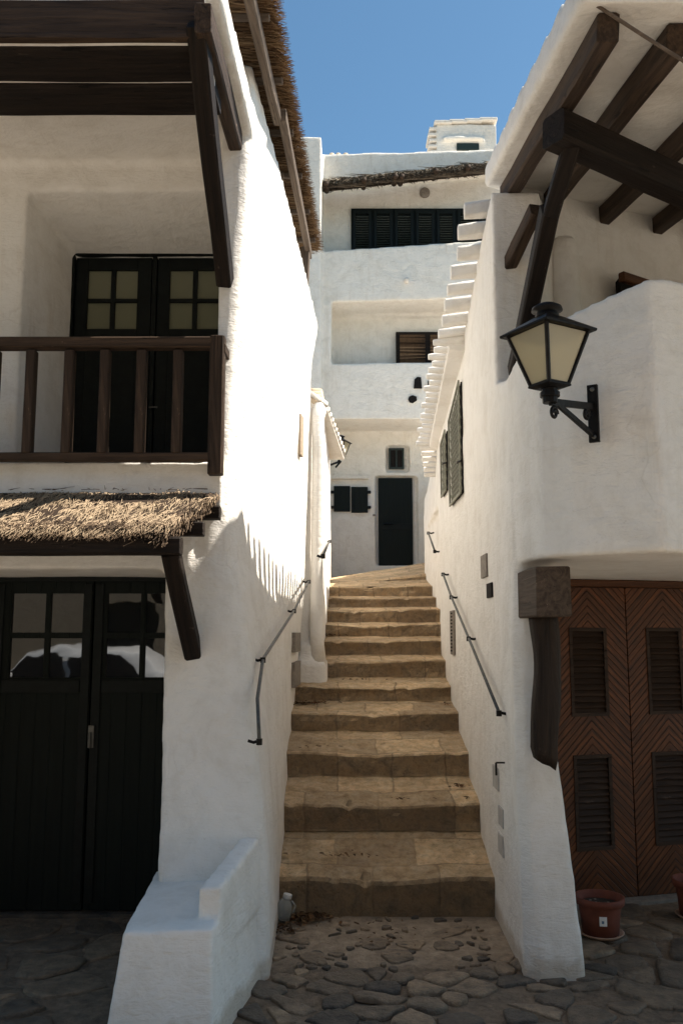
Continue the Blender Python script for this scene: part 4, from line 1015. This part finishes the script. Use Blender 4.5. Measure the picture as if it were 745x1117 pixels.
def mat_frost():
    m, t, b = nodes('frosted_glass'); tr = N(t, 'ShaderNodeBsdfTranslucent'); tr.inputs[0].default_value = (.93, .88, .74, 1)
    df = N(t, 'ShaderNodeBsdfDiffuse'); df.inputs[0].default_value = (.74, .69, .56, 1); tp = N(t, 'ShaderNodeBsdfTransparent'); tp.inputs[0].default_value = (.90, .86, .74, 1)
    a = N(t, 'ShaderNodeMixShader'); a.inputs[0].default_value = .35; t.links.new(tr.outputs[0], a.inputs[1]); t.links.new(df.outputs[0], a.inputs[2])
    g = N(t, 'ShaderNodeMixShader'); g.inputs[0].default_value = .48; t.links.new(a.outputs[0], g.inputs[1]); t.links.new(tp.outputs[0], g.inputs[2])
    gl = N(t, 'ShaderNodeBsdfGlossy'); gl.inputs['Roughness'].default_value = .2; h = N(t, 'ShaderNodeMixShader'); h.inputs[0].default_value = .06
    t.links.new(g.outputs[0], h.inputs[1]); t.links.new(gl.outputs[0], h.inputs[2]); t.links.new(h.outputs[0], t.nodes['Material Output'].inputs[0])
    return m
M_LGLASS = mat_frost()
LY = 3.42; base = at(599, 420, LY)
ln = thing('wall_lantern', 'large black iron lantern with frosted panes on the rounded balcony wall', 'lantern', base)
lantern(ln, base, R(255), .166)
pl = at(648, 452, 3.63); nrm = Vector((-.53, -.85, 0))
wp = at(648, 452, 3.70)
ax = Vector((.848, -.53, 0))
mb = MB(); mb.obox(wp + nrm * .015, Matrix((ax, nrm, (0, 0, 1))).transposed(), .045, .02, .255)
build('mounting_plate', mb, M_IRON, ln, .002)
neck = base + Vector((0, 0, -.07)); top = wp + nrm * .02 + Vector((0, 0, .03)); low = wp + nrm * .02 + Vector((0, 0, -.10))
mb = MB().tube([base, base + Vector((0, 0, -.075))], [.034, .030], 12); mb.tube([base + Vector((0, 0, -.03)), base + Vector((0, 0, -.05))], .040, 12); build('collar', mb, M_IRON, ln, .002)
mb = MB(); d = (top - neck); L = d.length; d.normalize(); n2 = d.cross(Vector((0, 0, 1))).normalized()
mb.obox((top + neck) / 2, Matrix((d, n2, d.cross(n2))).transposed(), L, .016, .030); 
m2 = neck.lerp(top, .12); d = (low - m2); L = d.length; d.normalize(); n2 = d.cross(Vector((0, 0, 1))).normalized()
mb.obox((low + m2) / 2, Matrix((d, n2, d.cross(n2))).transposed(), L, .014, .024)
build('arm', mb, M_IRON, ln, .002)
def scroll(c, r, turns, ax_):
    pts = []
    for i in range(28):
        a_ = i / 27 * turns * 2 * math.pi; rr_ = r * (1 - .75 * i / 27); pts.append(c + ax_ * (math.cos(a_) * rr_) + Vector((0, 0, math.sin(a_) * rr_)))
    return pts
hd = (top - neck); hd.z = 0; hd.normalize()
build('scroll', MB().tube(scroll(neck.lerp(top, .08) + Vector((0, 0, -.045)), .028, 1.5, hd), .007, 6), M_IRON, ln, smooth=True)
mb = MB().tube(scroll(neck.lerp(top, .84) + Vector((0, 0, -.04)), .026, 1.5, hd), .008, 6)
build('scroll', mb, M_IRON, ln, smooth=True)
for dz in (.105, -.105):
    bo = MB().lathe(wp + nrm * .025 + Vector((0, 0, dz)), [(.010, 0), (.010, .006), (.004, .009)], 8, Matrix.Rotation(R(90), 3, 'X'))
    build('screw', bo, M_STEEL, ln)

c2 = at(371, 500, 9.9)
l2 = thing('eave_lantern', 'small black lantern hanging askew below the tiled eave on the left', 'lantern', c2)
lantern(l2, at(372, 497, 9.75), R(20), .115)
mb = MB().tube([at(372, 497, 9.75), at(369, 504, 9.8), at(361, 507, 9.9)], .014, 6); mb.tube([at(366, 510, 9.8), at(372, 503, 9.78)], .012, 6); build('arm', mb, M_IRON, l2)

# ================================================================== HANDRAILS
def handrail(label, pts, fx, off, r=.011):
    P = [on_wall(px, py, fx, off) for px, py in pts]
    root = thing('handrail', label, 'handrail', P[0], 'iron handrails of the alley')
    build('rail', MB().tube(P, r * .85, 8), M_STEEL, root, smooth=True)
    out = []
    for p in (P if len(P) != 5 else P[:3] + P[4:]):
        q = Vector((fx(p.y, p.z), p.y, p.z)); q.x += (.02 if q.x > p.x else -.02)
        m = MB().tube([p, (p + q) / 2 + Vector((0, 0, -.008)), q], .008, 6); m.lathe(p - Vector((0, 0, .02)), [(r*1.35, 0), (r*1.35, .03)], 8)
        build('bracket', m, M_IRON, root)
    return root
handrail('long iron handrail bent at its knee on the sunlit left alley wall', [(337, 634), (321, 666), (287, 719), (281, 762), (283, 808)], x_left, .035)
handrail('straight iron handrail down the right alley wall', [(483, 626), (492, 651), (511, 696), (544, 777)], x_right, .045)
handrail('short iron handrail beside the top steps on the right wall', [(467, 581), (474, 601)], x_right, .04)
handrail('short iron handrail beside the top steps on the left wall', [(359.5, 590), (352.5, 606)], lambda Y, Z: -.14, .02)

# ================================================================== SMALL THINGS
def pot(c, r, h, label, cat='flower pot'):
    c = Vector(c); root = thing('flower_pot', label, cat, c, 'terracotta pots by the wooden door')
    build('saucer', MB().lathe(c, [(r*.8, .004), (r*.95, .02), (r*.9, .022), (r*.7, .012), (.001, .012)], 36), mat_plain('pale_saucer', (.38, .24, .17), .8), root, smooth=True)
    build('pot', MB().lathe(c, [(r*.74, .014), (r*.80, h*.5), (r*.88, h*.80), (r*.885, h*.81), (r*1.0, h*.82), (r*1.02, h*.99), (r*.97, h), (r*.90, h*.99), (r*.84, h*.80), (r*.80, h*.74), (.001, h*.74)], 40), M_TERRA, root, smooth=True)
    build('soil', MB().lathe(c, [(r*.83, h*.72), (r*.83, h*.80), (r*.5, h*.83), (.001, h*.84)], 24), M_SOIL, root, smooth=True)
    return root
pc = on_ground(655, 1020, .008)
P1 = pot(pc, .128, .20, 'round terracotta pot of soil with a white sticker beside the buttress')
sk = MB(); rr0 = .128 * .83
pts = []
for i in range(5):
    an = R(252 + i * 5); pts.append((pc.x + math.cos(an) * (rr0 + .004), pc.y + math.sin(an) * (rr0 + .004)))
sk.loft([[Vector((x, y, z)) for x, y in pts] for z in (.085, .132)], caps=False, closed=False)
build('sticker', sk, mat_plain('white_paper', (.75, .74, .72), .6, var=.05), P1)
sk = MB(); pts = []
for i in range(3):
    an = R(258 + i * 3); pts.append((pc.x + math.cos(an) * (rr0 + .0055), pc.y + math.sin(an) * (rr0 + .0055)))
sk.loft([[Vector((x, y, z)) for x, y in pts] for z in (.098, .112)], caps=False, closed=False); build('sticker_print', sk, mat_plain('blue_print', (.10, .16, .25), .6), P1)
mb = MB(); rnd = random.Random(6)
for i in range(7):
    a_ = rnd.uniform(0, 6.28); q = rnd.uniform(0, .07); mb.lathe((pc.x + math.cos(a_) * q, pc.y + math.sin(a_) * q, .163), [(.001, -.008), (.014, 0), (.012, .010), (.001, .014)], 7)
build('pebbles', mb, M_PLATE, P1, smooth=True)
pc2 = on_ground(760, 1001, .008)
pot(pc2, .125, .21, 'terracotta pot half out of view at the right foot of the wooden door')

q = on_ground(307, 1005, .01)
jar = thing('glass_jug', 'clear glass jug left in the corner beside the lowest step', 'jug', q)
m_, t_, b_s = nodes('clear_glass'); b_s.inputs['Base Color'].default_value = (.75, .78, .76, 1); b_s.inputs['Roughness'].default_value = .12; b_s.inputs['Transmission Weight'].default_value = .8
bump(t_, b_s, [(noise_n(t_, coords(t_), 25, 3), .003)])
tilt = Matrix.Rotation(R(14), 3, 'Y')
build('jug_body', MB().lathe(q + Vector((0, 0, .004)), [(.030, 0), (.043, .006), (.047, .03), (.046, .075), (.038, .10), (.024, .118), (.023, .135), (.020, .135), (.020, .118), (.034, .098), (.042, .075), (.043, .03), (.038, .012), (.001, .010)], 28, tilt), m_, jar, smooth=True)
cp_ = q + tilt @ Vector((0, 0, .137)); build('jug_lid', MB().lathe(cp_, [(.024, -.012), (.025, 0), (.024, .012), (.001, .014)], 20, tilt), mat_plain('white_lid', (.62, .62, .60), .5), jar, .001, True)
hh = [q + Vector((.04, -.01, .04)), q + Vector((.068, -.015, .055)), q + Vector((.078, -.015, .085)), q + Vector((.058, -.01, .112))]; build('jug_handle', MB().tube(hh, .006, 8), m_, jar, smooth=True)

def leaves(name, spots, label, seed):
    rnd = random.Random(seed); vs, fs, tn = [], [], []
    for (c, sx, sy, n) in spots:
        for _ in range(n):
            L = rnd.uniform(.008, .022); w_ = L * rnd.uniform(.3, .6); rz = rnd.uniform(0, 6.28); M = (Matrix.Rotation(rz, 3, 'Z') @ Matrix.Rotation(rnd.uniform(-.6, .6), 3, 'X') @ Matrix.Rotation(rnd.uniform(-.4, .4), 3, 'Y'))
            p = Vector((c[0] + rnd.gauss(0, sx), c[1] + rnd.gauss(0, sy), c[2] + abs(rnd.gauss(0, .006)) + .006)); b = len(vs); t_ = rnd.random()
            for x, y, z in ((-L, 0, 0), (-L*.3, w_, .003), (L*.5, w_*.8, .004), (L, 0, .002), (L*.5, -w_*.8, .004), (-L*.3, -w_, .003)): vs.append(tuple(p + M @ Vector((x, y, z)))); tn.append(t_)
            fs.append((b, b+1, b+2, b+3)); fs.append((b, b+3, b+4, b+5))
    me = bpy.data.meshes.new(name); me.from_pydata(vs, [], fs); a = me.attributes.new('tone', 'FLOAT', 'POINT'); a.data.foreach_set('value', tn)
    o = link(name, me, M_LEAF); o['kind'] = 'stuff'; tag(o, label, 'dry leaves'); return o
def tread(px, py, k):
    """a point on the tread of step k"""
    y = YS[k] + .35; z = (at(400, TOPS[k], YS[k]).z + at(400, BOTS[k+1], YS[k+1]).z) / 2
    return z
leaves('dry_leaves', [((*on_ground(330, 1003)[:2], .004), .08, .045, 300), ((*on_ground(305, 1014)[:2], .004), .05, .05, 60), ((.3, 4.9, .004), .3, .2, 30)], 'heap of small brown leaves swept against the first step', 3)
sp_ = []
for px, Y, k, sx, n in ((333, 7.02, 3, .05, 70), (352, 7.05, 3, .06, 30), (497, 6.0, 1, .03, 14), (487, 6.98, 3, .02, 10), (360, 5.45, 0, .2, 25), (460, 5.8, 1, .2, 12), (350, 6.3, 2, .1, 12), (359, 8.36, 6, .06, 60), (400, 7.4, 4, .2, 10)):
    f_ = (Y - YS[k]) / (YS[k+1] - YS[k]); z = at(400, TOPS[k], YS[k]).z * (1 - f_) + at(400, BOTS[k+1], YS[k+1]).z * f_
    sp_.append(((at(px, 700, Y).x, Y, z - .002), sx, .04, n))
leaves('scattered_leaves', sp_, 'few dry leaves caught along the edges of the upper steps', 4)

# ================================================================== THE OTHER SIDE OF THE LANE (mirrored in the garage panes)
OH = thing('opposite_house', 'sand-coloured house across the lane, seen only as a reflection', 'house', (0, -5, 0))
mb = MB(); mb.box(-14, -4.4, -9, -5, -.1, 8.5); mb.box(-3.3, 14, -9, -5, -.1, 8.5); mb.box(-4.5, -3.2, -9, -5, 2.1, 8.5)
build('wall', mb, mat_plaster('sand_render', (.36, .29, .21), amt=.4), OH)
build('door', MB().box(-4.4, -3.3, -5.3, -5.22, 0, 2.1), M_DOORG, OH)
car = thing('parked_car', 'small white car parked across the lane, mirrored in the garage panes', 'car', (-3.9, -2.4, 0))
prof = [(-1.85, .30), (-1.88, .62), (-1.72, .80), (-1.0, .93), (-.45, 1.34), (.1, 1.44), (.9, 1.40), (1.55, .98), (1.80, .90), (1.86, .55), (1.82, .28)]
rings = []
for yy, sx, in_ in ((-.80, .96, .10), (-.74, .99, .03), (-.4, 1, 0), (.4, 1, 0), (.74, .99, .03), (.80, .96, .10)):
    rings.append([Vector((-3.9 + x * sx, -2.4 + yy * (1 - .18 * max(0, (z - .9) / .5)), z - in_ * (z > .6))) for x, z in prof])
M_CARP = mat_plain('white_car_paint', (.72, .73, .74), .25, 0, .03)
bdy = build('body', MB().loft(rings), M_CARP, car, .03, True, 3)
for sgn in (1, -1):
    for a_ in (((-.92, .95), (-.42, 1.29), (.05, 1.36), (.05, .95)), ((.12, .95), (.12, 1.36), (.85, 1.33), (1.3, .97))):
        f = [Vector((-3.9 + x, -2.4 + sgn * (.815 - .30 * max(0, z - .9)), z - .02)) for x, z in a_]
        build('window', MB().loft([f, [p + Vector((0, sgn * .012, 0)) for p in f]]), M_IRON, bdy)
    for x in (-1.2, 1.15):
        w0 = build('wheel', MB().lathe((-3.9 + x, -2.4 + sgn * .72, .29), [(.29, -.09), (.29, .09), (.20, .10), (.001, .08)], 28, Matrix.Rotation(R(-90 * sgn), 3, 'X')), mat_plain('tyre_rubber', (.02, .02, .02), .8), car, .01, True)
        build('rim', MB().lathe((-3.9 + x, -2.4 + sgn * .80, .29), [(.19, 0), (.18, .025), (.001, .03)], 20, Matrix.Rotation(R(-90 * sgn), 3, 'X')), M_STEEL, w0, smooth=True)
    build('wing_mirror', MB().box(-4.62, -4.5, -2.4 + sgn * .92 - .07, -2.4 + sgn * .92 + .07, .95, 1.06), M_CARP, car, .03)
